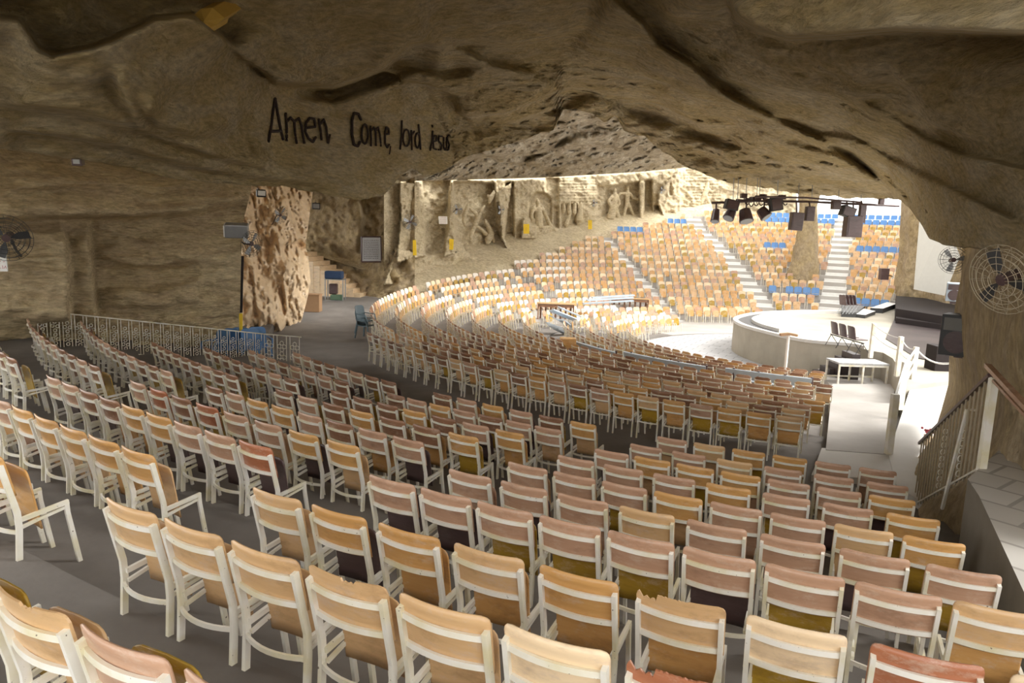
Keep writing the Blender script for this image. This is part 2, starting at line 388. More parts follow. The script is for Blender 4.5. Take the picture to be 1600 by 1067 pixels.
# ---- the near ceiling: everything overhead down to its lower lip
lip = [(-260,222),(0,233),(60,240),(130,250),(200,262),(260,278),(330,285),(400,291),(440,291),(500,302),(560,313),(598,307),(612,291),(625,275),(645,262),(665,277),
       (690,268),(730,245),(780,230),(830,215),(866,201),(880,173),(900,170),(925,178),(945,192),(962,180),(975,205),(1010,215),(1040,240),(1075,262),(1120,280),(1180,292),
       (1250,303),(1330,309),(1405,312),(1422,326),(1440,350),(1452,374),(1478,384),(1560,391),(1600,398),(1700,412),(1860,430)]
lip_D = [(-260,8),(0,10.5),(200,12.5),(400,15),(560,17.5),(612,20),(700,22),(866,24.5),(1000,25.5),(1075,26),(1250,27),(1405,27),(1440,17.5),(1455,15),(1478,13),(1560,9.6),(1600,8.4),(1700,6.5),(1860,5)]
ctl = [(x, np.interp(x, *zip(*lip)), d) for x, d in lip_D] + [
 (-260,-270,3.2),(0,-270,3.6),(400,-270,4.2),(800,-270,5.0),(1200,-270,4.6),(1600,-270,3.3),(1860,-270,2.9),
 (-260,0,5.6),(0,0,7.0),(150,0,8.6),(400,0,9.5),(600,0,10.5),(800,0,11.5),(1000,0,11),(1200,-10,7.2),(1400,-10,6.2),(1600,-10,5.4),(1860,0,4.2),
 (0,120,8.3),(120,60,8.0),(200,110,8.6),(200,200,10),(300,60,9.2),(330,200,12),(380,140,12.2),(430,200,15.5),(520,160,17),(600,220,18.8),(700,160,21.5),(700,240,22),
 (520,60,12.5),(520,110,14.5),(640,60,13.5),(700,100,16.5),(780,140,20),(800,60,14.5),(850,180,23.5),(900,100,18),(1000,150,22),(950,60,14.5),
 (1080,60,11.5),(1100,90,12.5),(1150,170,19),(1080,200,24),(1200,120,11.5),(1250,180,15.5),(1250,240,22),(1330,260,22),(1350,200,13),(1400,270,18),(1400,120,9),(1500,120,7.8),(1600,120,6.6),
 (1500,220,9.5),(1600,220,7.4),(1500,310,11),(1600,310,7.9),(1440,300,14),(1860,200,4.8)]
near_depth = tps(ctl)
ledges_near = [
 # (line, jump, softness, reach)  + = farther on the lower/right hand side of the line
 ([(-60,20),(30,30),(62,75),(80,85),(140,75),(175,62),(240,28),(300,22),(345,55),(400,112),(440,138)], -2.1, 4, 70),     # recess above the left lobe
 ([(345,55),(380,92),(430,130),(520,137),(590,112),(640,70),(690,64)], 3.0, 4, 60),           # smooth dome above the inscription
 ([(640,70),(700,72),(740,62),(800,72),(860,60),(930,40)], 1.5, 5, 60),
 ([(170,95),(190,150),(215,190),(245,175),(270,110)], 0.8, 8, 40),
 ([(0,165),(120,175),(220,205),(330,245),(440,270)], 1.1, 5, 45),
 ([(450,150),(520,158),(590,135),(650,110),(700,120),(760,112)], -1.4, 5, 40),
 ([(650,64),(720,75),(770,100),(830,112),(880,140)], -1.3, 5, 45),
 ([(0,205),(90,212),(180,228),(300,262),(400,278),(520,292)], 0.9, 4, 28),
 ([(210,150),(245,195),(300,215),(360,200),(395,160)], 0.9, 6, 40),
 ([(560,100),(640,125),(690,140),(712,152),(718,175),(735,188),(800,190),(880,165)], 1.3, 3, 50),
 ([(700,175),(730,180),(790,178),(850,150),(920,130)], 1.6, 3, 45),
 ([(940,-20),(1005,35),(1030,70),(1080,100),(1130,145),(1200,182),(1290,222),(1345,262),(1400,300)], -2.8, 4, 70),     # the big arch rib
 ([(1080,130),(1150,165),(1215,190),(1260,215),(1330,235),(1420,320)], 2.2, 4, 45),
 ([(1130,-20),(1150,28),(1185,48),(1230,60),(1300,56),(1400,48),(1500,50),(1700,56)], 4.2, 3, 90),       # bright slab hanging at the top right
 ([(1330,150),(1400,185),(1440,210),(1500,240),(1600,262),(1700,290)], -1.2, 4, 50),
 ([(1260,205),(1330,215),(1420,262),(1500,300),(1600,350)], -1.2, 4, 50),
 ([(1380,100),(1430,150),(1450,190),(1540,230)], 0.8, 5, 40),
 ([(1100,120),(1200,140),(1300,150),(1380,175),(1480,225)], 1.0, 5, 40),
 ([(1200,215),(1300,240),(1380,275),(1440,330)], -1.0, 4, 35),
 ([(980,110),(1050,130),(1110,175),(1190,205)], 1.2, 4, 40),
 ([(880,130),(960,150),(1040,160),(1090,200),(1150,215)], 1.4, 6, 45),
 ([(850,190),(930,150),(1000,185),(1070,210),(1180,245)], -1.2, 6, 40),
]
def near_D(px, py):
    D = near_depth(px, py)
    for ln, am, w, rc in ledges_near: D = D + ledge(px, py, ln, am, w, rc)
    return D
xs = gridx(-260, 1860, 4.0)
lipy = np.interp(xs, [p[0] for p in lip], [p[1] for p in lip])
lipy = lipy + np.array([noise.fractal(Vector((x / 23.0, 3.1, 0)), 0.8, 2, 4) for x in xs]) * 3.0
NV = 130
tv = (1 - np.linspace(0, 1, NV) ** 1.0)
topy = np.full(len(xs), -270.0)
tt = np.concatenate([np.linspace(-270, -30, 28)[:-1], np.linspace(-30, 0, 2)[:-1]])
PY = []
for k in range(NV):
    f = k / (NV - 1)
    PY.append(np.where(True, -270 + 270 * min(1, f / 0.15), 0) if f < 0.15 else 0 + (lipy - 0) * ((f - 0.15) / 0.85))
PY = np.stack([np.broadcast_to(p, xs.shape) for p in PY]); PX = np.broadcast_to(xs, PY.shape).copy()
D = near_D(PX, PY)
o = sheet('ceiling', PX, PY, D, M['ceiling'], amp=np.clip(D * 0.017, 0.08, 0.42) * (1 - 0.72 * smooth((PX - 390) / 40) * smooth((735 - PX) / 50) * smooth((PY - 130) / 30)), scale=2.2, zs=2.4,
          fold=[(0.25, 0.10), (0.6, 0.5), (0.8, 1.3), (0.8, 2.5), (0.6, 4.0)])
structure(o)

mb = MB(); mb.prism([(-30,-2.2),(24,-2.2),(24,3.0),(4,4.0),(-30,3.0)], 7.45, 9.0); structure(mb.build('ceiling_shade_rear', M['ceiling']))  # unseen slab added overhead to block sky light on the near rows
# ---- left wall under the overhang, with its sloping soffit
lw = tps([(-260,200,9.5),(0,235,15.2),(200,250,17.8),(400,285,20.5),(200,290,17.6),(-260,330,12.5),(0,335,14.6),(150,330,16.2),(300,330,18),(400,330,19.6),
          (-260,700,12.5),(0,560,14.6),(90,430,15.3),(140,520,16.8),(250,450,18),(370,430,19.5),(400,560,20),(300,600,18.5),(420,430,20)])
xs2 = gridx(-260, 384, 3.5); ys2 = gridx(205, 640, 3.5)
PX, PY = np.meshgrid(xs2, ys2)
edge = np.interp(PY, [200,300,345,400,450,520,640], [398,392,380,377,379,376,372])
PX = -260 + (PX + 260) / (384 + 260) * (edge + 260)
D = lw(PX, PY)
for ln, am, w, rc in [([(-260,352),(0,345),(60,340),(110,338),(200,340),(290,335),(400,310)], 1.6, 4, 60),
                      ([(95,340),(105,375),(112,420),(108,470),(115,520)], -1.0, 4, 60), ([(140,340),(143,400),(148,440),(150,480),(162,530)], -1.1, 3, 60),
                      ([(150,450),(230,452),(320,436)], -0.5, 3, 30), ([(150,412),(240,418),(330,405)], 0.5, 3, 30), ([(160,478),(250,480),(330,470)], 0.5, 3, 30),
                      ([(0,300),(120,290),(240,305),(360,290)], 0.6, 5, 40)]:
    D = D + ledge(PX, PY, ln, am, w, rc)
structure(sheet('wall_left', PX, PY, D, M['wall'], amp=0.3, scale=2.4, zs=2.4, off=3))

# ---- white flowstone rocks beyond the left wall
fr = tps([(360,280,26),(360,420,24.5),(360,600,24),(430,300,28),(430,400,26),(420,480,24.5),(480,300,34),(470,380,31),(450,470,27.5),(500,470,31),(400,560,24),(500,560,30)])
xs3 = gridx(355, 492, 2.2); ys3 = gridx(270, 530, 2.2); PX, PY = np.meshgrid(xs3, ys3)
edge = np.interp(PY, [270,330,385,400,440,470,500,530], [494,485,478,482,486,480,472,455]); PX = 355 + (PX - 355) / (492 - 355) * (edge - 355)
D = fr(PX, PY) + ledge(PX, PY, [(435,385),(470,375),(490,400)], 1.2, 3, 25) + ledge(PX, PY, [(430,430),(450,405),(470,412),(488,450)], -1.0, 3, 25) \
    + ledge(PX, PY, [(415,300),(425,380),(418,460)], 0.9, 4, 25) + ledge(PX, PY, [(395,300),(400,400),(395,500)], -0.6, 3, 20)
structure(sheet('wall_flowstone', PX, PY, D, M['pale'], amp=0.75, scale=1.5, zs=0.7, off=9, fold=None))
# ---- dim back wall behind the small staircase
bw = tps([(455,280,40),(455,480,38),(560,290,39),(560,400,38),(640,290,37.5),(640,420,36),(640,480,34),(560,480,36)])
PX, PY = np.meshgrid(gridx(450, 650, 3), gridx(262, 490, 3))
D = bw(PX, PY) + ledge(PX, PY, [(560,290),(566,340),(560,400)], -2.0, 3, 60) + ledge(PX, PY, [(620,330),(612,380),(625,440)], -1.0, 4, 30) \
    + ledge(PX, PY, [(500,330),(520,390),(560,430),(600,450)], -0.6, 4, 30)
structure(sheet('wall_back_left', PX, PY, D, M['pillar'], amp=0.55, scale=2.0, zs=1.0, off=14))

# ---- the carved wall
cwx = [540,600,640,675,740,815,930,1060,1110,1260]; cwd = [35,36,38.5,41,44,48.5,54.5,59,60,61]
xs5 = gridx(600, 1246, 1.6); ys5 = gridx(255, 460, 1.6); PX, PY = np.meshgrid(xs5, ys5)
D = np.interp(PX, cwx, cwd)
def poly_in(px, py, poly):
    ins = np.zeros(px.shape, bool); n = len(poly)
    for i in range(n):
        x0, y0 = poly[i]; x1, y1 = poly[(i + 1) % n]
        c = ((y0 > py) != (y1 > py)) & (px < (x1 - x0) * (py - y0) / ((y1 - y0) if y1 != y0 else 1e-9) + x0)
        ins ^= c
    return ins
def arch(cx, w, top, bot, n=10):
    r = w / 2; return [(cx - r, bot), (cx - r, top + r)] + [(cx - r * math.cos(math.pi * k / n), top + r - r * math.sin(math.pi * k / n)) for k in range(1, n)] + [(cx + r, top + r), (cx + r, bot)]
niches = [([(660,282),(703,282),(700,360),(690,392),(664,396)], 1.3), ([(708,284),(772,286),(776,350),(782,372),(776,400),(735,400),(712,372)], 1.6),
          ([(790,284),(802,284),(803,375),(788,376)], 1.2), (arch(844, 36, 300, 352), 1.4), ([(852,279),(873,279),(873,355),(862,355),(860,312),(852,300)], 0.9),
          (arch(732, 24, 305, 372), 0.9), ([(876,318),(902,318),(900,355),(876,357)], 0.7), ([(934,290),(952,292),(946,343),(930,343)], 0.7),
          ([(947,292),(1000,284),(1000,342),(947,343)], 0.9), ([(1008,282),(1019,282),(1018,343),(1006,342)], 1.4), ([(1024,322),(1029,322),(1031,347),(1021,347)], 1.0),
          ([(667,368),(696,368),(694,398),(666,398)], 0.8), ([(757,312),(766,312),(766,328),(757,328)], 0.5), ([(1046,285),(1049,285),(1050,306),(1046,306)], 0.4)]
disp = np.zeros(PX.shape)
for pl, am in niches:
    disp = np.maximum(disp, np.where(poly_in(PX, PY, pl), am, 0))
# soften the steps a little so the niche sides are real slopes
for _ in range(1):
    k = disp.copy(); k[1:-1, 1:-1] = (disp[1:-1, 1:-1] * 2 + disp[:-2, 1:-1] + disp[2:, 1:-1] + disp[1:-1, :-2] + disp[1:-1, 2:]) / 6; disp = k
# protruding plinth along the foot, columns, buttresses
def bump_px(px, py, poly, am):
    return np.where(poly_in(px, py, poly), -am, 0)
for pl, am in [([(618,388),(668,398),(740,392),(790,398),(835,408),(835,430),(600,445)], 1.0), ([(625,287),(655,285),(658,368),(668,380),(664,400),(620,410),(626,340)], 1.3),
               ([(703,284),(708,284),(709,350),(716,392),(694,402),(697,350)], 0.9), ([(1000,285),(1008,285),(1006,345),(999,345)], 0.8),
               ([(778,300),(800,284),(793,330),(788,372),(796,400),(784,372)], 1.1), ([(1030,300),(1060,262),(1064,330),(1040,345),(1028,320)], 0.9),
               ([(818,340),(838,340),(838,372),(815,372)], 0.9)]:
    disp = disp + bump_px(PX, PY, pl, am)
brick = np.where(((PX > 873) & (PX < 934) & (PY > 278) & (PY < 318)) | ((PX > 1072) & (PX < 1125) & (PY < 330)), 1.0, 0) * (0.10 * (np.sin(PY * 1.4) > 0.3))
disp = disp + brick + ledge(PX, PY, [(600,279),(700,280),(850,277),(1060,262)], -1.0, 2, 20)
PY = np.maximum(PY, np.interp(PX, [600,1060,1080,1120,1246], [255,255,258,272,297]))
structure(sheet('wall_carved', PX, PY, D, M['relief'], amp=0.28, scale=1.6, zs=1.0, disp=disp, off=21))

# ---- the rough lit ceiling above the carved wall
ic = tps([(600,150,30),(700,150,31),(850,150,33),(1000,150,35),(1100,200,44),(600,284,37),(700,281,41.5),(850,278,49.5),(1000,268,56),(1062,262,58.5),(1110,262,59),
          (650,230,33),(800,230,39),(950,220,43),(1050,240,52)])
PX, PY = np.meshgrid(gridx(585, 1090, 2.5), gridx(150, 284, 2.5))
bot = np.interp(PX, [585,700,850,1000,1062,1090], [286,283,279,270,264,258]); PY = 150 + (PY - 150) / 134 * (bot - 150)
D = ic(PX, PY)
for ln, am in [([(690,262),(760,245),(850,238),(930,225),(1000,240)], 1.6), ([(800,262),(850,240),(900,215),(960,205)], -1.6), ([(880,265),(940,250),(1000,235),(1040,255)], 1.8), ([(720,230),(800,255),(880,262)], 1.3)]:
    D = D + ledge(PX, PY, ln, am, 3, 25)
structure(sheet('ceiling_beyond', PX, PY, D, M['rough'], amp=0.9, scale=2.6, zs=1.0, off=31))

# ---- unseen slab added above the left cove to shade the flowstone
mb = MB(); n_ = 14
c0 = [(-24,19.5),(-3.4,23),(-3.8,26),(-5.3,31),(-6.8,36),(-8,45),(-26,45)]
mb.prism(c0, 7.1, 8.6); structure(mb.build('ceiling_shade_cove', M['ceiling']))
mb = MB(); mb.prism([(-15,6),(-2,6),(-2,22),(-5,24),(-15,24)], 9.0, 10.2); structure(mb.build('ceiling_shade_left', M['ceiling']))  # unseen slab added to stop light leaking in above the left wall
mb = MB(); mb.prism([(13,38.5),(42,38.5),(42,48),(13,48)], 12.0, 13.5); structure(mb.build('ceiling_shade_stand', M['ceiling']))  # unseen roof added to keep sky light off the lower far seats

# ---- rock behind the stage on the right, and the near rock pillar
PX, PY = np.meshgrid(gridx(1392, 1600, 3.5), gridx(285, 540, 3.5))
D = np.interp(PX, [1392,1410,1440,1500,1600], [43.5,42,41,36,30]); edge = np.interp(PY, [285,315,400,440,480,540], [1409,1408,1404,1397,1392,1390])
PX = edge + (PX - 1392) / (208) * (1600 - edge)
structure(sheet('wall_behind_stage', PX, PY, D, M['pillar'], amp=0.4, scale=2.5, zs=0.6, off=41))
np_ = tps([(1500,380,14),(1480,560,15.5),(1483,600,15.6),(1455,685,13.4),(1420,740,11.6),(1400,850,10.4),(1540,400,9.8),(1530,560,9.2),(1525,700,8.8),(1525,900,8.6),(1600,390,7.9),(1600,560,7.4),(1600,760,7.2),(1600,950,7.0),(1800,400,6.0),(1800,950,5.8),(1500,700,10.5)])
PX, PY = np.meshgrid(gridx(1400, 1820, 3.0), gridx(360, 1000, 3.5))
edge = np.interp(PY, [360,388,430,480,560,600,640,685,735,800,1000], [1512,1503,1502,1492,1483,1482,1471,1457,1418,1408,1400])
PX = edge + (PX - 1400) / 420 * (1820 - edge)
D = np_(PX, PY) + ledge(PX, PY, [(1540,380),(1545,440),(1530,520),(1540,640)], -0.3, 6, 40)
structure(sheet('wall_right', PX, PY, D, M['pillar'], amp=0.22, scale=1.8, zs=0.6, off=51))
# free-standing rock column among the far seats
mbp = MB(); n = 20; rows_ = []
for i in range(34):
    py = 460 - i * 6.0; c = W(np.interp(py, [270,340,380,425,460], [1266,1262,1262,1252,1250]), py, 47)
    r = np.interp(py, [275,320,360,400,425,460], [0.85,0.55,0.6,0.85,0.95,1.0]); rows_.append((c, r))
vs = []; fs = []
for i, (c, r) in enumerate(rows_):
    for k in range(n):
        q = 2 * math.pi * k / n; rr = r * (1 + 0.25 * noise.fractal(Vector((math.cos(q), math.sin(q), c.z * 0.5)), 1, 2, 4))
        vs.append((c.x + rr * math.cos(q), c.y + rr * math.sin(q), c.z))
for i in range(len(rows_) - 1):
    for k in range(n): fs.append((i*n+k, i*n+(k+1)%n, (i+1)*n+(k+1)%n, (i+1)*n+k))
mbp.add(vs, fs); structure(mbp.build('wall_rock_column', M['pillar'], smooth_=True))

# ------------------------------------------------------------------ floor: concentric treads
CX, CY = 12.4908, 29.2547
R0, dR = 30.229, 0.92097
ZT = [-1.3725,-1.5241,-1.7381,-1.8839,-2.0799,-2.2545,-2.4121,-2.5682,-2.7167,-2.8289]
POST = 0.78                                                   # height of a chair post
UP = [(R0 - dR * k, ZT[k] + CZ - POST) for k in range(10)]    # upper tier: ring radius and tread height
LOW = [7.5,8.4,9.3,10.2,11.0,11.9,12.9,13.95,14.95,15.9,16.85,17.75,18.78]
OUTER = [19.7,20.65,21.6,22.55,23.5,24.45,25.4,26.35,27.3,28.25]
def rad(a): return math.radians(a)
def at(R, th, z=0.0): return Vector((CX + R * math.sin(rad(th)), CY - R * math.cos(rad(th)), z))
def tread(R, th):
    w = min(1, max(0, (-85 - th) / 65)); w = w * w * (3 - 2 * w)
    return (1 - w) * 0.094 * (R - 7.3) + w * 0.39 * max(0.0, R - 13)
def rout(th): return float(np.interp(-th, [20,61,62,105,112,125,140,150,158,165,175,184,216], [18.9,18.9,18.1,18.4,18.2,17.9,18.8,20.2,21.8,23.8,25.7,28.4,28.4]))
ths = np.arange(-226, 24.1, 2.0)
mb = MB(); vs = []; fs = []
def fl_ring(R, zf):
    k = len(vs)
    for t in ths: p = at(R, t); vs.append((p.x, p.y, zf(t)))
    return k
prev = None
bounds = [0.3] + [ (r + 0.04) for r in LOW + OUTER ] + [30.5]
zfs = [lambda t: 0.0] + [ (lambda R: (lambda t: max(0.0, tread(R, t))))(r + 0.5) for r in LOW + OUTER ]
# tread i spans bounds[i]..bounds[i+1]; chairs of ring r stand on the tread just inside r
def zlevel(i, t):
    if i == 0: return 0.0
    R = (LOW + OUTER)[i] if i < len(LOW + OUTER) else 29.2
    if t > -61 and R > 18.78: R = 18.78                       # the broad landing
    if t > -130:
        k = min(1, max(0, (-112 - t) / 18)); R = min(R, 18.1 + k * 12)
    return max(0.0, tread(R, t)) - (0.004 if t > -61 else 0)
for i in range(len(bounds) - 1):
    a = fl_ring(bounds[i], lambda t: zlevel(i, t)); b = fl_ring(bounds[i+1], lambda t: zlevel(i, t))
    for j in range(len(ths) - 1):
        fs.append((a+j, a+j+1, b+j+1, b+j))
        if prev is not None: fs.append((prev+j, prev+j+1, a+j+1, a+j))
    prev = b
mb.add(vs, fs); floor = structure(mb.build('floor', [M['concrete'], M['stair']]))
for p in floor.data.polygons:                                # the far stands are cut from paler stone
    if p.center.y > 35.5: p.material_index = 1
# upper tier treads
mb = MB(); vs = []; fs = []; ths2 = np.arange(-80, -9.9, 1.0); prev = None
lev = [(34.6, UP[0][1] + 0.55), (32.1, UP[0][1] + 0.55), (31.19, UP[0][1] + 0.35), (30.27, UP[0][1] + 0.17)]
segs = [(36.5, 32.12, UP[0][1] + 0.52), (32.12, 31.19, UP[0][1] + 0.35), (31.19, UP[0][0] + 0.04, UP[0][1] + 0.17)]
for k in range(10): segs.append((UP[k][0] + 0.04, (UP[k+1][0] + 0.04) if k < 9 else 21.25, UP[k][1]))
segs.append((21.25, 21.2, 1.0))
for ra, rb, z in segs:
    a = len(vs); vs += [(*at(ra, t).xy, z) for t in ths2]; b = len(vs); vs += [(*at(rb, t).xy, z) for t in ths2]
    for j in range(len(ths2) - 1):
        fs.append((a+j, b+j, b+j+1, a+j+1))
        if prev is not None: fs.append((prev+j, a+j, a+j+1, prev+j+1))
    prev = b
mb.add(vs, fs); structure(mb.build('floor_upper_treads', M['concrete']))
# ground under everything
mb = MB(); mb.box((0, 30, -0.35), (160, 140, 0.5)); structure(mb.build('floor_ground', M['concrete']))
# unseen pale ground added behind the viewer, bouncing light onto the ceiling
mb = MB(); mb.box((0, -36, 3.1), (140, 60, 0.5)); structure(mb.build('floor_bounce', flat('bounce_sand', (0.62, 0.54, 0.42), 0.95)))
# pale rock shelf between the last seats and the carved wall
mb = MB(); vs = []; fs = []; tt_ = np.arange(-186, -110.9, 1.5)
for t in tt_:
    r0 = rout(t) + 0.35; z0 = tread(rout(t) + 0.5, t)
    for k_, (dr, dz) in enumerate(((0, -0.6), (0.0, 0.05), (0.5, 0.28), (1.5, 0.42), (3.0, 0.6), (7.0, 1.2))):
        p = at(r0 + dr + 0.12 * noise.noise(Vector((t * 0.3, dr, 1))), t); nz_ = 0.14 * noise.fractal(Vector((p.x * 0.6, p.y * 0.6, 2)), 1, 2, 4)
        vs.append((p.x, p.y, z0 + dz + nz_ if k_ == 0 else max(z0, tread(r0 + dr + 0.5, t)) + 0.12 + 0.06 * k_ + nz_))
for j in range(len(tt_) - 1):
    for k in range(5): a = j * 6 + k; fs.append((a, a+1, a+7, a+6))
mb.add(vs, fs); structure(mb.build('floor_rock_shelf', M['relief'], smooth_=True))
mb = MB(); mb.prism([tuple(G(x, y, 1.12).xy) for x, y in ((1268,742),(1440,752),(1398,704),(1284,700))], 0.9, 1.122); structure(mb.build('floor_landing_end', M['walkway']))
# paved ring in front of the stage
mb = MB(); vs = []; fs = []
for t in np.arange(-226, 24.1, 3.0): vs += [(*at(0.5, t).xy, 0.012), (*at(7.3, t).xy, 0.012)]
for j in range(len(vs) // 2 - 1): fs.append((2*j, 2*j+2, 2*j+3, 2*j+1))
mb.add(vs, fs); structure(mb.build('floor_pavers', M['pavers']))

# ------------------------------------------------------------------ stage
def cat_rom(pts, n=8, closed=False):
    out = []; m = len(pts)
    for i in range(m if closed else m - 1):
        p = [Vector(pts[(i + k - 1) % m] if closed else pts[min(max(i + k - 1, 0), m - 1)]) for k in range(4)]
        for j in range(n):
            t = j / n; out.append(0.5 * ((2 * p[1]) + (p[2] - p[0]) * t + (2*p[0] - 5*p[1] + 4*p[2] - p[3]) * t*t + (-p[0] + 3*p[1] - 3*p[2] + p[3]) * t**3))
    if not closed: out.append(Vector(pts[-1]))
    return out
SZ = 1.25
rim = cat_rom([G(1380,551,SZ).xy, G(1357,547,SZ).xy, G(1330,540,SZ).xy, (10.5,25.8), (9.75,27.8), (9.43,30.0), (9.9,32.2), (11.6,34.6), (14.0,36.2), (16.3,37.0), (18.6,37.4)], 6)
rim = [Vector((p[0], p[1])) for p in rim]
outer = [tuple(p) for p in rim] + [(21.0, 41.5), (30, 42), (30, 25), (12.6, 18.6), (11.9, 19.25), tuple(G(1412,604,SZ).xy), tuple(G(1404,574,SZ).xy), tuple(G(1395,560,SZ).xy)]
mb = MB(); mb.prism(outer, -0.1, SZ); st = mb.build('stage_platform', [M['stage_side'], M['stage_floor']])
for p in st.data.polygons:
    if p.normal.z > 0.9: p.material_index = 1
tag(st, 'round concrete stage with pale curved side wall and shiny tiled floor', 'stage')
def inset(line, d):
    out = []
    for i, p in enumerate(line):
        q = (line[min(i+1, len(line)-1)] - line[max(i-1, 0)]).normalized(); nrm = Vector((-q.y, q.x)); out.append(p - nrm * d if d else p)
    return out
cen = Vector((15, 30.5))
def off_in(line, d): return [p + (cen - p).normalized() * d for p in line]
def strip(mb, a, b, z0, z1):
    n = len(a); vs = []
    for i in range(n): vs += [(a[i].x, a[i].y, z0), (a[i].x, a[i].y, z1), (b[i].x, b[i].y, z1), (b[i].x, b[i].y, z0)]
    fs = []
    for i in range(n - 1):
        for k in range(4): fs.append((4*i+k, 4*i+(k+1)%4, 4*(i+1)+(k+1)%4, 4*(i+1)+k))
    mb.add(vs, fs + [(3,2,1,0), tuple(4*(n-1)+k for k in range(4))])
core = rim[8:]
mb = MB(); strip(mb, off_in(core, -0.03), off_in(core, 0.16), SZ - 0.02, SZ + 0.09); mb.build('outer_curb', M['walkway'], st)
core2 = rim[24:]
mb = MB(); strip(mb, off_in(core2, 0.75), off_in(core2, 0.95), SZ - 0.02, SZ + 0.14); mb.build('inner_curb', M['walkway'], st)
mb = MB(); strip(mb, off_in(core2, 0.17), off_in(core2, 0.74), SZ - 0.02, SZ + 0.012); mb.build('gutter', M['darkgrey'], st)

# walkway beside the stairs, level with the landing
wk = [G(1388,712,1.12).xy, G(1395,690,1.12).xy, G(1408,650,1.14).xy, G(1424,600,1.16).xy, G(1418,592,1.2).xy, (13.5,20.5), (13.5,17.5), G(1500,640,1.14).xy, G(1480,700,1.12).xy, G(1440,740,1.1).xy, G(1440,790,1.1).xy, G(1400,760,1.1).xy]
mb = MB(); mb.prism([tuple(p) for p in wk], -0.1, 1.135); o = structure(mb.build('floor_walkway', M['walkway']))
# wide pale steps down to the arena
mb = MB(); pa0, pa1 = G(1290,705,1.1).xy, G(1384,712,1.1).xy; pb0, pb1 = G(1300,606,0.35).xy, G(1398,606,0.35).xy
N = 7
for i in range(N):
    t0, t1 = i / N, (i + 1) / N; z = 0.35 + 0.76 * (1 - (i + 0.0) / N)
    a, b_ = pa0.lerp(pb0, t0), pa1.lerp(pb1, t0); c, d = pa1.lerp(pb1, t1), pa0.lerp(pb0, t1)
    mb.prism([tuple(a), tuple(b_), tuple(c), tuple(d)], -0.05, z + 0.02)
mb.prism([tuple(pb0), tuple(pb1), (13.2, 25.0), (10.9, 25.4)], -0.05, 0.35)
structure(mb.build('floor_stairs', M['stair']))
# ------------------------------------------------------------------ terrace on the right with diamond tiles
tz = 2.65
tp = [G(1512,748,tz).xy, G(1530,775,tz).xy, G(1600,925,tz).xy, (2.9,3.6), (6.5,2.5), (9,6.5), (6.2,8.6)]
mb = MB(); mb.prism([tuple(p) for p in tp], 0.0, tz); o = structure(mb.build('floor_terrace', [concrete('grimy_render', (0.16, 0.14, 0.11), (0.26, 0.23, 0.19)), M['terrace']]))
for p in o.data.polygons:
    if p.normal.z > 0.9: p.material_index = 1

# ------------------------------------------------------------------ chairs
WI = 0.42
X0 = 0.195
def post_pts(s): return [(s * X0, -0.075, 0.0), (s * X0, -0.055, 0.36), (s * X0, -0.06, 0.46), (s * X0, -0.135, POST)]
def curved(z, y, bow, n=6, x=X0): return [(-x + 2 * x * i / n, y - bow * (1 - (2 * i / n - 1) ** 2), z) for i in range(n + 1)]
def plate(mb, z0, z1, y0, y1, hw, bow, thick, corner=0.04, n=8, chip=None):
    "bent plywood: rounded upper corners, bowed to the rear"
    m = 6; cols = []
    c1 = corner / hw
    us = sorted(set([-1, 1] + [-1 + c1 * q for q in (0.15, 0.4, 1.0)] + [1 - c1 * q for q in (0.15, 0.4, 1.0)] + [(-1 + c1) + (2 - 2 * c1) * q / (n - 6) for q in range(1, n - 6)])) if n > 7 else [2 * i / n - 1 for i in range(n + 1)]
    n = len(us) - 1
    for u in us:
        x = u * hw; top = z1
        e = (1 - abs(u)) * hw
        if e < corner: top = z1 - corner + math.sqrt(max(0, corner**2 - (corner - e)**2))
        if chip: top += chip(u)
        cols.append((x, top, bow * (1 - u * u)))
    vs = []; fs = []
    for x, top, b in cols:
        for j in range(m + 1):
            t = j / m; z = z0 + (top - z0) * t; tt = (z - z0) / (z1 - z0); y = y0 + (y1 - y0) * tt - b
            vs.append((x, y + thick / 2, z)); vs.append((x, y - thick / 2, z))
    k = 2 * (m + 1)
    for i in range(n):
        for j in range(m):
            a = i * k + 2 * j
            fs.append((a, a+2, a+k+2, a+k)); fs.append((a+1, a+k+1, a+k+3, a+3))
        fs.append((i*k, i*k+k, i*k+k+1, i*k+1)); e = i * k + 2 * m; fs.append((e, e+1, e+k+1, e+k))
    for i in (0, n):
        for j in range(m):
            a = i * k + 2 * j; fs.append((a, a+1, a+3, a+2) if i == 0 else (a, a+2, a+3, a+1))
    mb.add(vs, fs)
def y_back(z): return -0.06 - 0.075 * (z - 0.46) / (POST - 0.46)
def m_leg_rear(s):
    m = MB(); m.sweep(post_pts(s), 0.022, 0.034); return m
def m_leg_front(s):
    m = MB(); m.sweep([(s*0.178, 0.235, 0.43), (s*0.178, 0.24, 0.36), (s*0.178, 0.30, 0.0)], 0.022, 0.028); return m
def m_rail(z): 
    m = MB(); m.sweep(curved(z, y_back(z) + 0.004, 0.035, 8), 0.016, 0.026, Vector((0, 1, 0))); return m
def m_stretcher():
    m = MB(); m.sweep(curved(0.33, -0.06, 0.05, 8), 0.014, 0.024, Vector((0, 1, 0))); return m
def m_side(s):
    m = MB(); m.sweep([(s*0.178, -0.055, 0.40), (s*0.178, 0.25, 0.435)], 0.02, 0.028)
    m.sweep([(s*0.172, -0.05, 0.345), (s*0.172, 0.06, 0.37), (s*0.172, 0.235, 0.40)], 0.016, 0.02); return m
def m_back(chip=None):
    m = MB(); plate(m, 0.575, 0.842, y_back(0.575) + 0.022, y_back(0.842) + 0.024, 0.209, 0.035, 0.010, 0.035, 44 if chip else 18, chip); return m
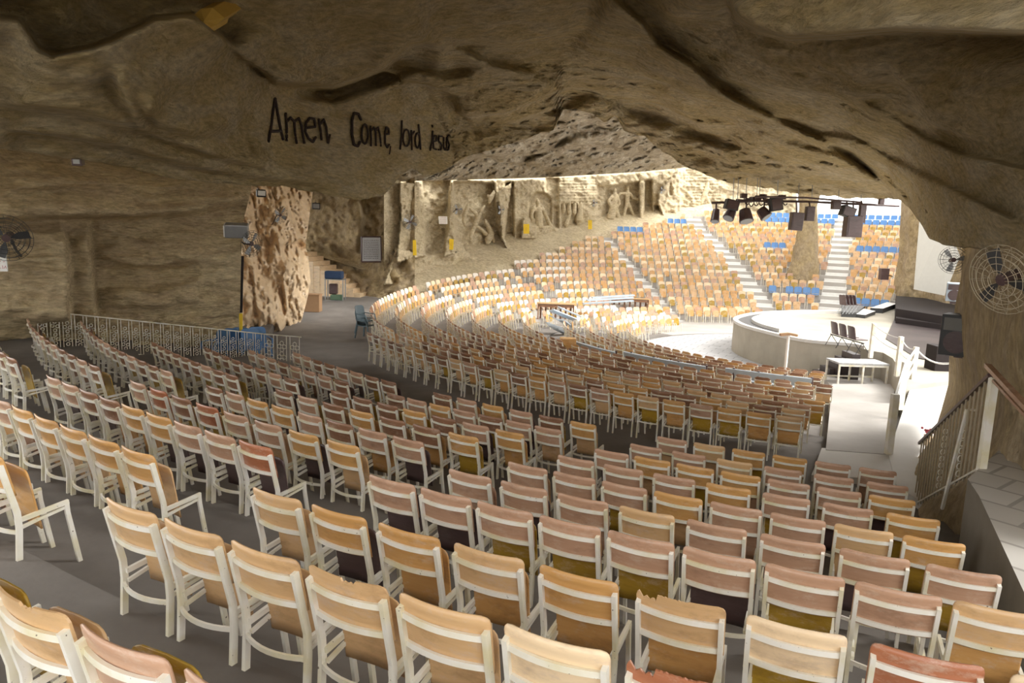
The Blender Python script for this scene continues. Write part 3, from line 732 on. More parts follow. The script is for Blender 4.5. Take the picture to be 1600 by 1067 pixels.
def m_seat():
    m = MB(); plate(m, 0.30, 0.70, 0.085, 0.02, 0.172, -0.012, 0.012, 0.05, 8); return m
def m_seatframe():
    m = MB(); m.sweep([(-0.165, 0.0, 0.56), (0.165, 0.0, 0.56)], 0.02, 0.02, Vector((0, 1, 0)))
    for s in (-1, 1): m.sweep([(s*0.165, 0.07, 0.2), (s*0.165, 0.0, 0.56)], 0.02, 0.02)
    return m
mesh_rear = {s: m_leg_rear(s).mesh('rear_leg', M['frame']) for s in (-1, 1)}
mesh_front = {s: m_leg_front(s).mesh('front_leg', M['frame']) for s in (-1, 1)}
mesh_side = {s: m_side(s).mesh('side_rail', M['frame']) for s in (-1, 1)}
mesh_rail = {z: m_rail(z).mesh('back_rail', M['frame']) for z in (0.745, 0.605)}
mesh_str = m_stretcher().mesh('stretcher', M['frame'])
mesh_back = {k: m_back().mesh('backrest', M[k], True) for k in WOODS}
mesh_seat = {k: m_seat().mesh('seat', M[k], True) for k in WOODS}
mesh_noseat = m_seatframe().mesh('seat_frame', M['frame'])
def chipL(u): return (-0.034 + 0.008 * math.sin(u * 40)) if -0.85 < u < -0.5 else (-0.006 * abs(math.sin(u * 31)) if u < 0.2 else 0.0)
def chipM(u): return (-0.013 - 0.004 * math.sin(u * 50)) if 0.02 < u < 0.34 else 0.0
mesh_chip = {}
def chipped(mat, fn, nm):
    k = (mat, nm)
    if k not in mesh_chip: mesh_chip[k] = m_back(fn).mesh('backrest', M[mat])
    return mesh_chip[k]
fr = MB()
for m_ in [m_leg_rear(-1), m_leg_rear(1), m_leg_front(-1), m_leg_front(1), m_side(-1), m_side(1), m_rail(0.745), m_rail(0.605), m_stretcher()]: fr.add(m_.v, m_.f)
mesh_frame = fr.mesh('frame', M['frame'])

TONE = {'tan': 'tan', 'orange': 'orange-brown', 'pinkish': 'pinkish brown', 'reddish': 'red-brown', 'brown': 'dark brown', 'pale': 'pale new-looking', 'mustard': 'mustard', 'dark': 'blackish'}
ORD = ['first','second','third','fourth','fifth','sixth','seventh','eighth','ninth','tenth','eleventh','twelfth','thirteenth','fourteenth','fifteenth','sixteenth','seventeenth','eighteenth','nineteenth','twentieth',
       '21st','22nd','23rd','24th','25th','26th','27th','28th','29th','30th','31st','32nd','33rd','34th','35th','36th']
def child(name, me, parent):
    o = bpy.data.objects.new(name, me); link(o, parent); return o
proto = {}
def chair_parts(t, back, seat, full, chip=None, noseat=False):
    bm_ = mesh_back[back] if chip is None else chipped(back, chip, chip.__name__)
    child('backrest', bm_, t)
    if noseat: o = child('seat_frame', mesh_noseat, t); o['label'] = 'bare white seat frame with its plywood missing'
    else: child('seat', mesh_seat[seat], t)
    if full:
        for s in (-1, 1): child('leg', mesh_rear[s], t); child('leg', mesh_front[s], t); child('side_rail', mesh_side[s], t)
        for z in (0.745, 0.605): child('back_rail', mesh_rail[z], t)
        child('stretcher', mesh_str, t)
    else: child('frame', mesh_frame, t)
def put_chair(R, th, z, back, seat, label, group, full, chip=None, noseat=False, jit=0.6):
    p = at(R + 0.055, th)     # so that the post tops stand on the ring
    t = thing('wooden_chair', label, 'chair', (p.x, p.y, z), rad(th + rng.uniform(-jit, jit)), group)
    t.location.x -= 0; chair_parts(t, back, seat, full, chip, noseat)
    return t
# local +Y of a chair faces the centre: at ring angle th the inward direction is (-sin th, cos th) = rotation by th
names_row = ['nearest', 'second nearest', 'third nearest', 'fourth nearest', 'fifth nearest', 'sixth nearest', 'seventh nearest', 'eighth nearest', 'ninth nearest', 'tenth nearest']
w_R = {0: ['tan','tan','pinkish','pinkish','orange'],
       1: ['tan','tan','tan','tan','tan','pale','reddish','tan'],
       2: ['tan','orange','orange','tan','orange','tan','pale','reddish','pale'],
       3: ['pinkish','pinkish','pinkish','pinkish','pinkish','pinkish','pinkish','pinkish','tan'],
       4: ['pinkish','pinkish','pinkish','tan','pinkish','pinkish','pinkish','pinkish']}
s_R = {1: ['tan','tan','tan','tan','tan','tan','tan','orange'], 2: ['tan','dark','orange','orange','orange','orange','mustard','tan','mustard'],
       3: ['dark','dark','mustard','mustard','mustard','dark','mustard','dark','orange']}
ROWS_R = {0: (-28.97, 5, 0.485), 1: (-29.67, 8, None, -23.2), 2: (-29.6, 9, None, -21.46), 3: (-29.26, 9, None, -21.53), 4: (-29.08, 8, None, -21.49),
          5: (-28.95, 8, None, -21.52), 6: (-28.74, 7, None, -21.54), 7: (-28.62, 7, None, -21.68), 8: (-28.34, 6, None, -21.54), 9: (-28.15, 6, None, -21.56)}
ROWS_M = {1: (-34.5, 3, -32.6), 2: (-39.9, 9, -32.5), 3: (-40.02, 9, -32.26), 4: (-40.12, 8, -32.12), 5: (-39.9, 8, -32.11), 6: (-39.51, 7, -32.02), 7: (-39.42, 7, -31.9), 8: (-38.9, 7, -31.8), 9: (-38.57, 6, -31.6)}
ROWS_L = {3: (-54.0, 11, -43.3), 4: (-54.3, 11, -43.2), 5: (-56.0, 13, -43.1), 6: (-51.1, 9, -42.85), 7: (-50.8, 8, -42.55), 8: (-51.2, 8, -42.4), 9: (-51.0, 8, -42.13)}
used = 0
def block(rows, bname, group, wpick, spick, frm_left):
    global used
    for k, spec in rows.items():
        R, z = UP[k]; n = spec[1]; a = spec[0]
        if len(spec) == 4: b = spec[3]
        elif bname == 'right': b = a + (n - 1) * math.degrees(spec[2] / R)
        else: b = spec[2]
        for i in range(n):
            th = a + (b - a) * i / max(1, n - 1) + math.degrees(WI / 2 / R)
            back = wpick(k, i); seat = spick(k, i)
            chip = None; extra = ''; nos = False
            if bname == 'right':
                if (k, i) in ((1, 6), (2, 5)): chip = chipL; extra = ' chipped at left corner'
                if (k, i) in ((1, 3), (0, 1)): chip = chipM; extra = ' with notched top'
                if (k, i) == (3, 7): nos = True; extra = ' over missing seat'
            j = i if frm_left else n - 1 - i
            if bname == 'right': place = '%s from left, %s row, front right block' % (ORD[i], names_row[k])
            elif bname == 'middle': place = '%s left of the aisle, %s row, middle block' % (ORD[n-1-i], names_row[k])
            else: place = '%s from the aisle, %s row, far left block' % (ORD[n-1-i], names_row[k])
            if extra: lab = '%s chair back%s, %s' % (TONE[back], extra, place)
            else: lab = '%s wooden chair, %s' % (TONE[back], place)
            put_chair(R, th, z, back, seat, lab, group, k <= 5 and bname != 'left', chip, nos); used += 1
def wp_R(k, i): return w_R[k][i] if k in w_R and i < len(w_R[k]) else rng.choice(['pinkish', 'pinkish', 'pinkish', 'orange', 'tan'])
def sp_R(k, i): return s_R[k][i] if k in s_R and i < len(s_R[k]) else rng.choice(['mustard', 'dark', 'mustard', 'tan', 'pinkish'])
def wp_M(k, i): return rng.choice(['orange', 'orange', 'orange', 'pinkish']) if k <= 2 else rng.choice(['pinkish', 'pinkish', 'reddish', 'orange', 'brown'] if k < 5 else ['brown', 'pinkish', 'brown', 'orange'])
def sp_M(k, i): return rng.choice(['mustard', 'orange', 'dark', 'tan'] if k > 2 else ['orange', 'brown', 'tan'])
block(ROWS_R, 'right', 'wooden chairs of the front right block', wp_R, sp_R, True)
block(ROWS_M, 'middle', 'wooden chairs of the middle block', wp_M, sp_M, False)
block(ROWS_L, 'left', 'wooden chairs of the far left block', lambda k, i: rng.choice(['brown', 'brown', 'pinkish']), lambda k, i: rng.choice(['brown', 'mustard', 'dark']), False)

# lower tier: the three outermost rows as single chairs, the rest as one mass
def right_edge(p):
    a, b = Vector((5.0, 11.35)), Vector((10.35, 22.3)); d = b - a; q = p.xy - a
    return d.x * q.y - d.y * q.x            # > 0 : left of the stair edge
lower_list = []
def aisle(R, th):
    if -62.6 < th < -61 and R < 18.3: return True
    if abs(R * rad(th + 108.5)) < 0.42: return True
    if abs(R * rad(th + 136)) < 0.35 and R > 14: return True
    if abs(R * rad(th + 165)) < 0.4 and R > 11: return True
    if abs(R * rad(th - np.interp(R, [13, 26.4], [-191, -182.5]))) < 0.62: return True
    if abs(R * rad(th + 205)) < 0.7: return True
    return False
for R in LOW + OUTER:
    step = math.degrees(0.49 / R); th = -215.5 if R > 11 else -150.0
    if R < 8: th = -120
    while th < -10:
        p = at(R, th); ok = (th < -60 or right_edge(p) > 0.25 * 11) and not aisle(R, th) and R <= rout(th) + 0.1 and R != 11.0
        if R < 11.5 and th > -150 and -95 > th > -128 and R > 8.9 and rng.random() < 0.4: ok = False
        if 18.78 == R and th < -61: ok = ok and th < -100
        if (p.xy - W(1254, 420, 47).xy).length < 1.15: ok = False            # rock column
        if math.hypot(p.x - 1.9, p.y - 36.1) < 1.3 or (p - W(985, 450, 41.5)).xy.length < 1.2: ok = False     # desks
        if ok and (rng.random() > (0.0 if R > 17 else 0.03)): lower_list.append((R, th))
        th += step
def dist(e): return at(e[0], e[1]).length
near = sorted([e for e in lower_list if e[0] > 15.8 and e[1] > -61], key=lambda e: (-e[0], e[1]))
BUDGET = 300 - used
near = near[:max(0, BUDGET)]; nearset = set(near)
rn = {18.78: 'outermost', 17.75: 'second', 16.85: 'third', 15.9: 'fourth'}
cnt = {}
for e in near:
    R, th = e; cnt[R] = cnt.get(R, 0) + 1
    back = rng.choice(['orange', 'tan', 'brown', 'pinkish']); seat = rng.choice(['orange', 'tan', 'orange', 'mustard'])
    put_chair(R, th, tread(R, th), back, seat, '%s wooden chair, %s from the left in the %s row below the landing' % (TONE[back], ORD[min(35, cnt[R] - 1)], rn[R]),
              'wooden chairs below the landing', False); used += 1
# the mass of remaining chairs
def box_arrays():
    mb = MB()
    def light_leg(p, w, t): mb.sweep(p, w, t)
    mb.cur = 0
    for s in (-1, 1):
        mb.sweep([(s*X0, -0.075, 0), (s*X0, -0.06, 0.44), (s*X0, -0.135, POST)], 0.024, 0.034)
        mb.sweep([(s*0.178, 0.235, 0.43), (s*0.178, 0.30, 0)], 0.022, 0.028); mb.sweep([(s*0.178, -0.055, 0.40), (s*0.178, 0.25, 0.435)], 0.02, 0.028)
    for z, b in ((0.745, .035), (0.605, .035), (0.33, .05)): mb.sweep(curved(z, y_back(max(z, .46)), b, 2), 0.016, 0.026, Vector((0, 1, 0)))
    mb.cur = 1; plate(mb, 0.575, 0.842, y_back(0.575) + 0.022, y_back(0.842) + 0.024, 0.208, 0.035, 0.010, 0.045, 6)
    mb.cur = 2; plate(mb, 0.33, 0.70, 0.075, 0.02, 0.168, -0.012, 0.012, 0.05, 2)
    return np.array(mb.v), mb.f, np.array(mb.mi)
bv, bf, bmi = box_arrays()
keys = ['tan', 'orange', 'pinkish', 'brown', 'pale', 'mustard', 'reddish', 'sheen_tint']
AV = []; AF = []; AM = []; base = 0; fq = np.array([f for f in bf])
def is_blue(e):
    R, th = e
    return ((R == 15.9 and -203.5 < th < -192) or (R == 22.55 and (th < -207 or -201 < th < -198.5 or -195.8 < th < -192)) or (R >= 27.3 and th < -193)
            or (R == 24.45 and -172.5 < th < -166) or (R == 26.35 and -181 < th < -177.6) or (R == 14.95 and th < -207))
blue_list = [e for e in lower_list if is_blue(e)]
rest = [e for e in lower_list if e not in nearset and not is_blue(e)]
for (R, th) in rest:
    a = rad(th + rng.uniform(-2, 2)); p = at(R + 0.055, th); z = tread(R, th)
    ca, sa = math.cos(a), math.sin(a)
    v = np.stack([p.x + bv[:, 0] * ca - bv[:, 1] * sa, p.y + bv[:, 0] * sa + bv[:, 1] * ca, z + bv[:, 2]], -1)
    far = th < -150
    kb = rng.choice([0, 0, 1, 2, 4, 4] if far else ([7, 7, 7, 4, 2] if th < -88 else ([0, 7, 2, 3] if th < -75 else [0, 1, 2, 3, 2]))); ks = rng.choice([0, 1, 1, 0, 2, 5])  # backs along the left curve: white sheen put into the wood colour
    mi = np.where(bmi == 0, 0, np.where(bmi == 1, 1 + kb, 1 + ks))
    AV.append(v); AF.append(fq + base); AM.append(mi); base += len(v)
me = bpy.data.meshes.new('wooden_chairs'); me.from_pydata(np.concatenate(AV).tolist(), [], np.concatenate(AF).tolist())
me.materials.append(M['frame'])
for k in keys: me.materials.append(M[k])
me.polygons.foreach_set('material_index', np.concatenate(AM)); me.update()
o = link(bpy.data.objects.new('wooden_chairs', me))
tag(o, 'mass of wooden chairs curving around the stage and up the far side', 'chairs', kind='stuff')
# ================= PART 2
# blue plastic seats scattered in the far stands
def blue_mesh():
    mb = MB(); mb.cur = 0
    for sx in (-1, 1):
        mb.tube([(sx*0.19, -0.17, 0), (sx*0.19, -0.12, 0.44)], 0.012, 5); mb.tube([(sx*0.19, 0.2, 0), (sx*0.19, 0.17, 0.44)], 0.012, 5)
    mb.cur = 1; plate(mb, 0.50, 0.84, -0.10, -0.19, 0.215, 0.03, 0.012, 0.07, 8)
    mb.sweep([(0, -0.13, 0.46), (0, 0.2, 0.45), (0, 0.23, 0.43)], 0.42, 0.02)
    return mb.mesh('blue_chair', [M['steel'], M['bluechair']])
bme = blue_mesh()
SIDE = {}
for (R, th) in sorted(blue_list):
    sec = 'right of the far steps' if th < -206 else ('between rock column and far steps' if th < -198 else ('left of the rock column' if th < -186 else 'near the carved wall'))
    SIDE.setdefault((R, sec), []).append(th)
rownm = {28.25: 'top row', 27.3: 'second highest row', 26.35: 'back row', 24.45: 'back row', 22.55: 'middle row', 15.9: 'low row', 14.95: 'low row'}
for (R, sec), tl in SIDE.items():
    for i, th in enumerate(sorted(tl, reverse=True)):
        p = at(R, th); o = bpy.data.objects.new('blue_chair', bme); link(o); o.location = (p.x, p.y, tread(R, th)); o.rotation_euler = (0, 0, rad(th))
        sec2 = ('below the standing carved figures' if R == 24.45 else 'at the end of the carved wall') if sec == 'near the carved wall' else sec
        tag(o, '%s blue chair from left, %s %s' % (ORD[i], rownm[R], sec2), 'chair', 'blue chairs, %s %s' % (rownm[R], sec2))

# pale half-steps in the far aisles
mb = MB()
def aisle_step(R, th, z, w, d=0.34, h=0.17):
    a = rad(th); rot = Matrix.Rotation(a, 3, 'Z'); p = at(R, th); mb.box((p.x, p.y, z + h / 2), (w, d, h), rot)
ringsF = [r for r in LOW + OUTER if r >= 12.9]
for i, R in enumerate(ringsF):
    for th, w in ((-165, 0.8), (float(np.interp(R, [13, 26.4], [-191, -182.5])), 1.2), (-205, 1.35)):
        if R > rout(th) + 0.3: continue
        z = zlevel(i + LOW.index(12.9), th); aisle_step(R - 0.14, th, z, w); aisle_step(R - 0.62, th, z, w, 0.28, 0.03)
structure(mb.build('floor_aisle_steps', M['white']))

# ------------------------------------------------------------------ painted inscription
def on_near(px, py, lift=0.12):
    D_ = float(near_D(np.array([[float(px)]]), np.array([[float(py)]]))[0, 0]); return D_
Zt = lambda x, y: (400 + x / 5.0, 130 + y / 5.0)
def ell(cx, cy, rx, ry, n=12): return [(cx + rx * math.cos(2*math.pi*i/n), cy + ry * math.sin(2*math.pi*i/n)) for i in range(n + 1)]
letters = [
 ('a', [[(98,455),(118,330),(135,200),(148,118)], [(148,118),(170,240),(190,350),(212,440)], [(112,378),(198,372)]], 15),
 ('m', [[(232,235),(240,350),(240,452)], [(240,300),(270,268),(300,300),(305,390),(318,472)], [(300,300),(335,272),(355,330),(365,400),(378,472)]], 13),
 ('e', [[(385,350),(465,340),(455,280),(420,272),(390,310),(385,380),(410,430),(445,458),(468,420)]], 13),
 ('n', [[(490,280),(505,370),(512,445)], [(500,322),(530,283),(548,340),(562,470)]], 12),
 ('comma', [[(578,400),(565,470)]], 10),
 ('c', [[(820,285),(800,240),(765,233),(750,290),(750,400),(765,480),(795,492),(814,455)]], 14),
 ('o', [ell(850,397,25,76)], 11),
 ('m', [[(895,335),(900,420),(898,492)], [(900,370),(920,345),(935,380),(938,490)], [(935,370),(955,345),(968,400),(977,492)]], 10),
 ('e', [[(1008,400),(1040,395),(1035,355),(1018,343),(1008,380),(1008,470),(1025,502),(1042,478)]], 10),
 ('comma', [[(1052,490),(1043,555)]], 6),
 ('l', [[(1140,293),(1138,400),(1126,518)]], 9),
 ('o', [ell(1175,427,26,66)], 9),
 ('r', [[(1215,368),(1218,522)], [(1218,405),(1238,375)]], 9),
 ('d', [[(1270,322),(1280,430),(1286,518)], ell(1262,447,18,58)], 9),
 ('j', [[(1380,372),(1378,450),(1360,525)], [(1376,330),(1380,342)]], 9),
 ('e', [[(1385,455),(1412,450),(1408,410),(1392,408),(1385,440),(1388,508),(1412,520)]], 8),
 ('s', [[(1455,415),(1430,413),(1428,450),(1450,480),(1446,520),(1424,520)]], 8),
 ('u', [[(1468,420),(1466,500),(1478,522),(1490,500),(1490,420)]], 8),
 ('s', [[(1512,405),(1495,410),(1497,445),(1510,480),(1505,520),(1492,522)]], 8),
]
ins = thing('carved_inscription', 'dark hand-carved words Amen Come lord Jesus across the hanging rock face', 'inscription', W(560, 215, 17.5))
dg = bpy.context.evaluated_depsgraph_get()
ceil_o = bpy.data.objects['ceiling']
from mathutils.bvhtree import BVHTree
bvh = BVHTree.FromPolygons([v.co for v in ceil_o.data.vertices], [p.vertices for p in ceil_o.data.polygons])
def hit(px, py):
    o_ = Vector((0, 0, CZ)); d = (W(px, py, 10) - o_).normalized(); r = bvh.ray_cast(o_, d)
    return (r[0] - d * 0.06) if r[0] is not None else W(px, py, on_near(px, py))
for nm, strokes, wd in letters:
    mb = MB()
    for st_ in strokes:
        pts = []
        for (xa, ya), (xb, yb) in zip(st_[:-1], st_[1:]):
            for t in (0, 0.125, 0.25, 0.375, 0.5, 0.625, 0.75, 0.875): pts.append((xa + (xb - xa) * t, ya + (yb - ya) * t))
        pts.append(st_[-1]); P3 = [hit(*Zt(*q)) for q in pts]
        r = wd / 5.0 / 2 * P3[0].y / FPX * 1.6
        mb.tube([P3[0]] + P3[1:-1] + [P3[-1]], r, 6)
    o = mb.build('letter_' + nm if nm != 'comma' else 'comma', M['carve'], ins); o.matrix_parent_inverse = Matrix.Translation(-ins.location)

def att(o, t):                                       # parts given in place coordinates under a thing at its base
    o.matrix_parent_inverse = t.matrix_basis.inverted() if hasattr(t, 'matrix_basis') else Matrix.Translation(-Vector(t.location)); return o
def part(mb, name, mat, t, **k): return att(mb.build(name, mat, t, **k), t)
# flaked ochre rock stuck at the crest of the left lobe
mb = MB(); c = [W(x, y, 9.3) for x, y in ((302,24),(314,14),(332,12),(351,28),(340,38),(331,42),(328,52),(316,50),(305,40))]
cc = sum(c, Vector()) / len(c); back = [p + Vector((0.02, 0.5, 0.25)) for p in c]; n = len(c)
mb.add(c + back + [cc + Vector((0, -0.10, -0.02))], [(i, (i+1) % n, 2*n) for i in range(n)] + [(i, n+i, n+(i+1) % n, (i+1) % n) for i in range(n)])
tag(mb.build('rock_flake', M['amber']), 'angular ochre rock flake hanging from the ceiling at upper left', 'rock')

# ------------------------------------------------------------------ fans
def fan(c, R, ax, wallp, label, blades=4, grp=None, mats='darkgrey', bmat='steel'):
    c = Vector(c); ax = Vector(ax).normalized(); t = thing('fan', label, 'fan', c, 0, grp)
    mb = MB(); 
    for k, (q, off) in enumerate(((1.0, 0.0), (0.86, 0.05), (0.68, 0.085), (0.5, 0.1), (0.3, 0.11))):
        mb.ring(c + ax * off * R * 1.5, R * q, R * 0.011, ax, 24, 4)
        if k: mb.ring(c - ax * off * R * 1.5, R * q, R * 0.011, ax, 24, 4)
    a = ax.orthogonal().normalized(); b = ax.cross(a)
    for k in range(16):
        q = 2 * math.pi * k / 16; d = a * math.cos(q) + b * math.sin(q)
        for sgn in (1, -1): mb.tube([c + d * R, c + d * R * 0.68 + ax * 0.13 * R * sgn, c + d * R * 0.2 + ax * 0.17 * R * sgn], R * 0.007, 4)
    part(mb, 'cage', M[mats], t)
    for k in range(blades):
        q = 2 * math.pi * k / blades + 0.4; d = a * math.cos(q) + b * math.sin(q); e = ax.cross(d); mb = MB()
        P_ = [c + d * R * 0.12, c + d * R * 0.5 + e * R * 0.22 + ax * R * 0.05, c + d * R * 0.86 + e * R * 0.2 + ax * R * 0.06, c + d * R * 0.9 - e * R * 0.12 - ax * R * 0.05, c + d * R * 0.4 - e * R * 0.1 - ax * R * 0.04]
        Q = [p + ax * R * 0.015 for p in P_]; n = 5
        mb.add(P_ + Q, [tuple(range(n)), tuple(range(2*n-1, n-1, -1))] + [(i, n+i, n+(i+1) % n, (i+1) % n) for i in range(n)])
        part(mb, 'blade', M[bmat], t)
    mb = MB(); mb.tube([c - ax * R * 0.55, c - ax * R * 0.5, c + ax * R * 0.05], R * 0.17, 12); part(mb, 'motor', M['dark'], t, smooth_=False)
    mb = MB(); mb.tube([c - ax * R * 0.5, (c - ax * R * 0.5 + Vector(wallp)) / 2 - Vector((0, 0, R * 0.15)), wallp], R * 0.06, 6); part(mb, 'arm', M['darkgrey'], t)
    return t
fan(W(10, 372, 13.4), 0.43, (0.35, -0.9, -0.2), W(33, 400, 14.7), 'large black wall fan at the left edge of the photo', 3, bmat='darkgrey')
fan(W(393, 381, 18.6), 0.34, (0.85, -0.5, -0.15), W(378, 378, 19.7), 'grey wall fan beside the floodlight on the left wall corner', 4)
fan(W(438, 336, 26), 0.33, (0.8, -0.5, -0.3), W(424, 352, 27.3), 'black fan high on the pale flowstone', 4)
fan(W(641, 347, 36.2), 0.42, (0.5, -0.85, -0.1), W(630, 350, 37.4), 'black wall fan on the pale fluted pillar of the carved wall', 4)
fan(W(715, 327, 41.0), 0.32, (0.6, -0.8, 0), W(704, 333, 42.3), 'black wall fan beside the small notice on the carved wall', 3)
fan(W(782, 328, 44.0), 0.30, (0.6, -0.8, -0.1), W(778, 335, 46), 'black wall fan left of the arched niche with seated figure', 3)
fan(W(929, 317, 52.0), 0.30, (0.6, -0.8, -0.1), W(922, 320, 54), 'black wall fan left of the two standing carved figures', 3)
fan(W(1035, 297, 56.0), 0.32, (0.6, -0.8, -0.1), W(1031, 303, 58), 'black wall fan near the right end of the carved wall', 3)
fan(W(1490, 406, 12.6), 0.24, (-0.25, -0.95, 0.1), W(1510, 398, 13.6), 'round wall fan above the small blue-grey speaker', 3)
fan(W(1566, 437, 6.9), 0.34, (-0.9, -0.32, -0.28), W(1606, 432, 7.6), 'large wire fan on the near right rock wall', 3, mats='fence', bmat='darkgrey')

# ------------------------------------------------------------------ lamps and small fixtures on the left
def boxthing(name, label, cat, c, size, mat, rz=0.0, rx=0.0, parts=(), grp=None):
    t = thing(name, label, cat, c, rz, grp); mb = MB(); mb.box((0, 0, 0), size, Matrix.Rotation(rx, 3, 'X')); body = mb.build('body', mat, t, bevel=min(size) * 0.08)
    for nm, off, sz, mt in parts:
        m2 = MB(); m2.box(off, sz, Matrix.Rotation(rx, 3, 'X')); m2.build(nm, mt, body if nm == 'lens' else t)
    return t
boxthing('floodlight', 'grey floodlight box fixed on the left wall above the fan', 'lamp', W(370, 360, 18.6), (0.56, 0.3, 0.34), M['steel'], 0.25, 0.25,
         [('lens', (-0.29, 0, 0), (0.03, 0.26, 0.28), M['white']), ('bracket', (0.1, 0.3, 0.1), (0.06, 0.6, 0.06), M['dark'])])
boxthing('floodlight', 'small lit floodlight just under the overhang above the flowstone', 'lamp', W(408, 302, 23), (0.28, 0.2, 0.2), M['darkgrey'], 0.5, 0.3, [('lens', (0, -0.11, 0), (0.22, 0.02, 0.15), M['white']), ('bracket', (0, 0.3, 0.08), (0.05, 0.6, 0.05), M['dark'])])
boxthing('floodlight', 'small black floodlight box under the ceiling at far left', 'lamp', W(122, 253, 12.2), (0.16, 0.14, 0.11), M['dark'], 0.2, 0.2, [('lens', (0, -0.075, 0), (0.1, 0.01, 0.07), M['steel']), ('bracket', (0, 0.12, 0.1), (0.04, 0.2, 0.04), M['dark'])])
boxthing('floodlight', 'dim floodlight on the brown rock above the small staircase', 'lamp', W(494, 322, 37.5), (0.4, 0.3, 0.3), M['darkgrey'], 0.3, 0.2, [('lens', (0, -0.16, 0), (0.3, 0.02, 0.22), M['steel']), ('bracket', (0, 0.6, 0.1), (0.06, 1.2, 0.06), M['dark'])])
# red pipe down the corner of the left wall
mb = MB(); mb.tube([W(379, 400, 19.0), W(378, 440, 19.0), W(377, 488, 19.1)], 0.035, 6); tag(mb.build('drain_pipe', M['redbrown']), 'thin reddish pipe running down the left wall corner', 'pipe')
# notices
def board(name, label, cat, quad, Y, mat, thick=0.03, marks=None, markmat=None, frame=None, grp=None):
    c = [W(x, y, Yv) for (x, y), Yv in zip(quad, Y)]; ctr = sum(c, Vector()) / 4; t = thing(name, label, cat, ctr, 0, grp)
    nrm = (c[1] - c[0]).cross(c[3] - c[0]).normalized()
    if nrm.y > 0: nrm = -nrm
    mb = MB(); bk = [p - nrm * thick for p in c]; mb.add(c + bk, [(0,1,2,3), (7,6,5,4)] + [(i, 4+i, 4+(i+1) % 4, (i+1) % 4) for i in range(4)]); part(mb, 'panel', mat, t)
    def uv(u, v, l=0.006): return c[0].lerp(c[1], u).lerp(c[3].lerp(c[2], u), v) + nrm * l
    if frame:
        mb = MB()
        for a_, b_ in ((0,1),(1,2),(2,3),(3,0)): mb.tube([c[a_] + nrm * 0.01, c[b_] + nrm * 0.01], frame, 4)
        part(mb, 'frame', M['dark'], t)
    if marks:
        mb = MB()
        for st_ in marks:
            mb.tube([uv(*q) for q in st_], (c[1] - c[0]).length * 0.012 if markmat is None or True else 0, 4)
        part(mb, 'lettering', markmat, t)
    return t
def textlines(n, u0=0.12, u1=0.88, seed=3, v0=0.14, v1=0.86):
    r = random.Random(seed); out = []
    for i in range(n):
        v = v0 + (v1 - v0) * i / max(1, n - 1); u = u0
        while u < u1:
            w = r.uniform(0.03, 0.09); out.append([(u, v), (min(u1, u + w), v + r.uniform(-0.01, 0.01))]); u += w + 0.03
    return out
board('notice_board', 'grey framed notice board on the rock above the small staircase', 'sign', [(565,370),(595,370),(596,409),(565,409)], [36.6]*4, M['steel'], 0.05, textlines(11), M['dark'], 0.035)
board('notice', 'white notice with red writing at the left edge below the fan', 'sign', [(-18,391),(9,396),(12,424),(-18,424)], [13.9]*4, M['white'], 0.02,
      [[(0.55,0.2),(0.6,0.12),(0.72,0.22),(0.9,0.18)], [(0.5,0.45),(0.62,0.5),(0.7,0.42)], [(0.8,0.48),(0.92,0.46)], [(0.5,0.8),(0.58,0.68),(0.62,0.84),(0.7,0.82)], [(0.76,0.68),(0.77,0.86)], [(0.84,0.84),(0.92,0.7),(0.95,0.84)]], M['red'])
board('notice', 'small pale notice with red writing on the carved wall', 'sign', [(685,338),(699,338),(699,350),(686,350)], [41.3]*4, M['white'], 0.02, textlines(4, seed=9), M['red'])
for lab, q, Y in (('narrow yellow sign low on the left wall corner beside the pipe', [(373.5,490),(378.5,490),(378.5,517),(374,517)], 19.0),
                  ('yellow sign on the plinth under the fluted pillar', [(645,375),(650,375),(651,399),(645,399)], 36.6),
                  ('yellow sign on the pale buttress left of the swirling relief', [(702,373),(709,374),(708,390),(702,390)], 41.2),
                  ('yellow sign on the block beside the seated carved figure', [(818,350),(827,350),(827,365),(818,365)], 46.4),
                  ('yellow sign on the rock left of the two standing carved figures', [(919,344),(925,344),(925,358),(919,358)], 52.6)):
    board('yellow_sign', lab, 'sign', q, [Y]*4, M['yellow'], 0.03, [[(0.35,0.4),(0.65,0.4)], [(0.45,0.4),(0.45,0.6)], [(0.35,0.62),(0.6,0.6)]], M['red'])

# ------------------------------------------------------------------ carved figures on the wall
def figure(label, chains, dd=0.0):
    base = chains[0][0]; Yb = float(np.interp(base[0], cwx, cwd)) + dd
    t = thing('relief_figure', label, 'relief', W(base[0], base[1], Yb)); mb = MB()
    for ch in chains:
        pts = [W(x, y, float(np.interp(x, cwx, cwd)) + dd) for x, y, r in ch]
        for (p, q), (ra, rb) in zip(zip(pts[:-1], pts[1:]), zip([c_[2] for c_ in ch][:-1], [c_[2] for c_ in ch][1:])):
            ka = p.y / FPX; n_ = 5; mb.tube([p.lerp(q, i / n_) for i in range(n_ + 1)], ra * ka, 8, rb * ka)
        for p, c_ in zip(pts, ch):
            r = c_[2] * p.y / FPX; mb.tube([p + Vector((0,0,r*0.95)), p + Vector((0,0,r*0.6)), p, p - Vector((0,0,r*0.6)), p - Vector((0,0,r*0.95))], r * 0.55, 8)
    o = att(mb.build('body', M['relief'], t, smooth_=True), t)
    rm = o.modifiers.new('carved', 'REMESH'); rm.mode = 'VOXEL'; rm.voxel_size = 0.07; rm.use_smooth_shade = True
    sm = o.modifiers.new('worn', 'SMOOTH'); sm.iterations = 3
    return t
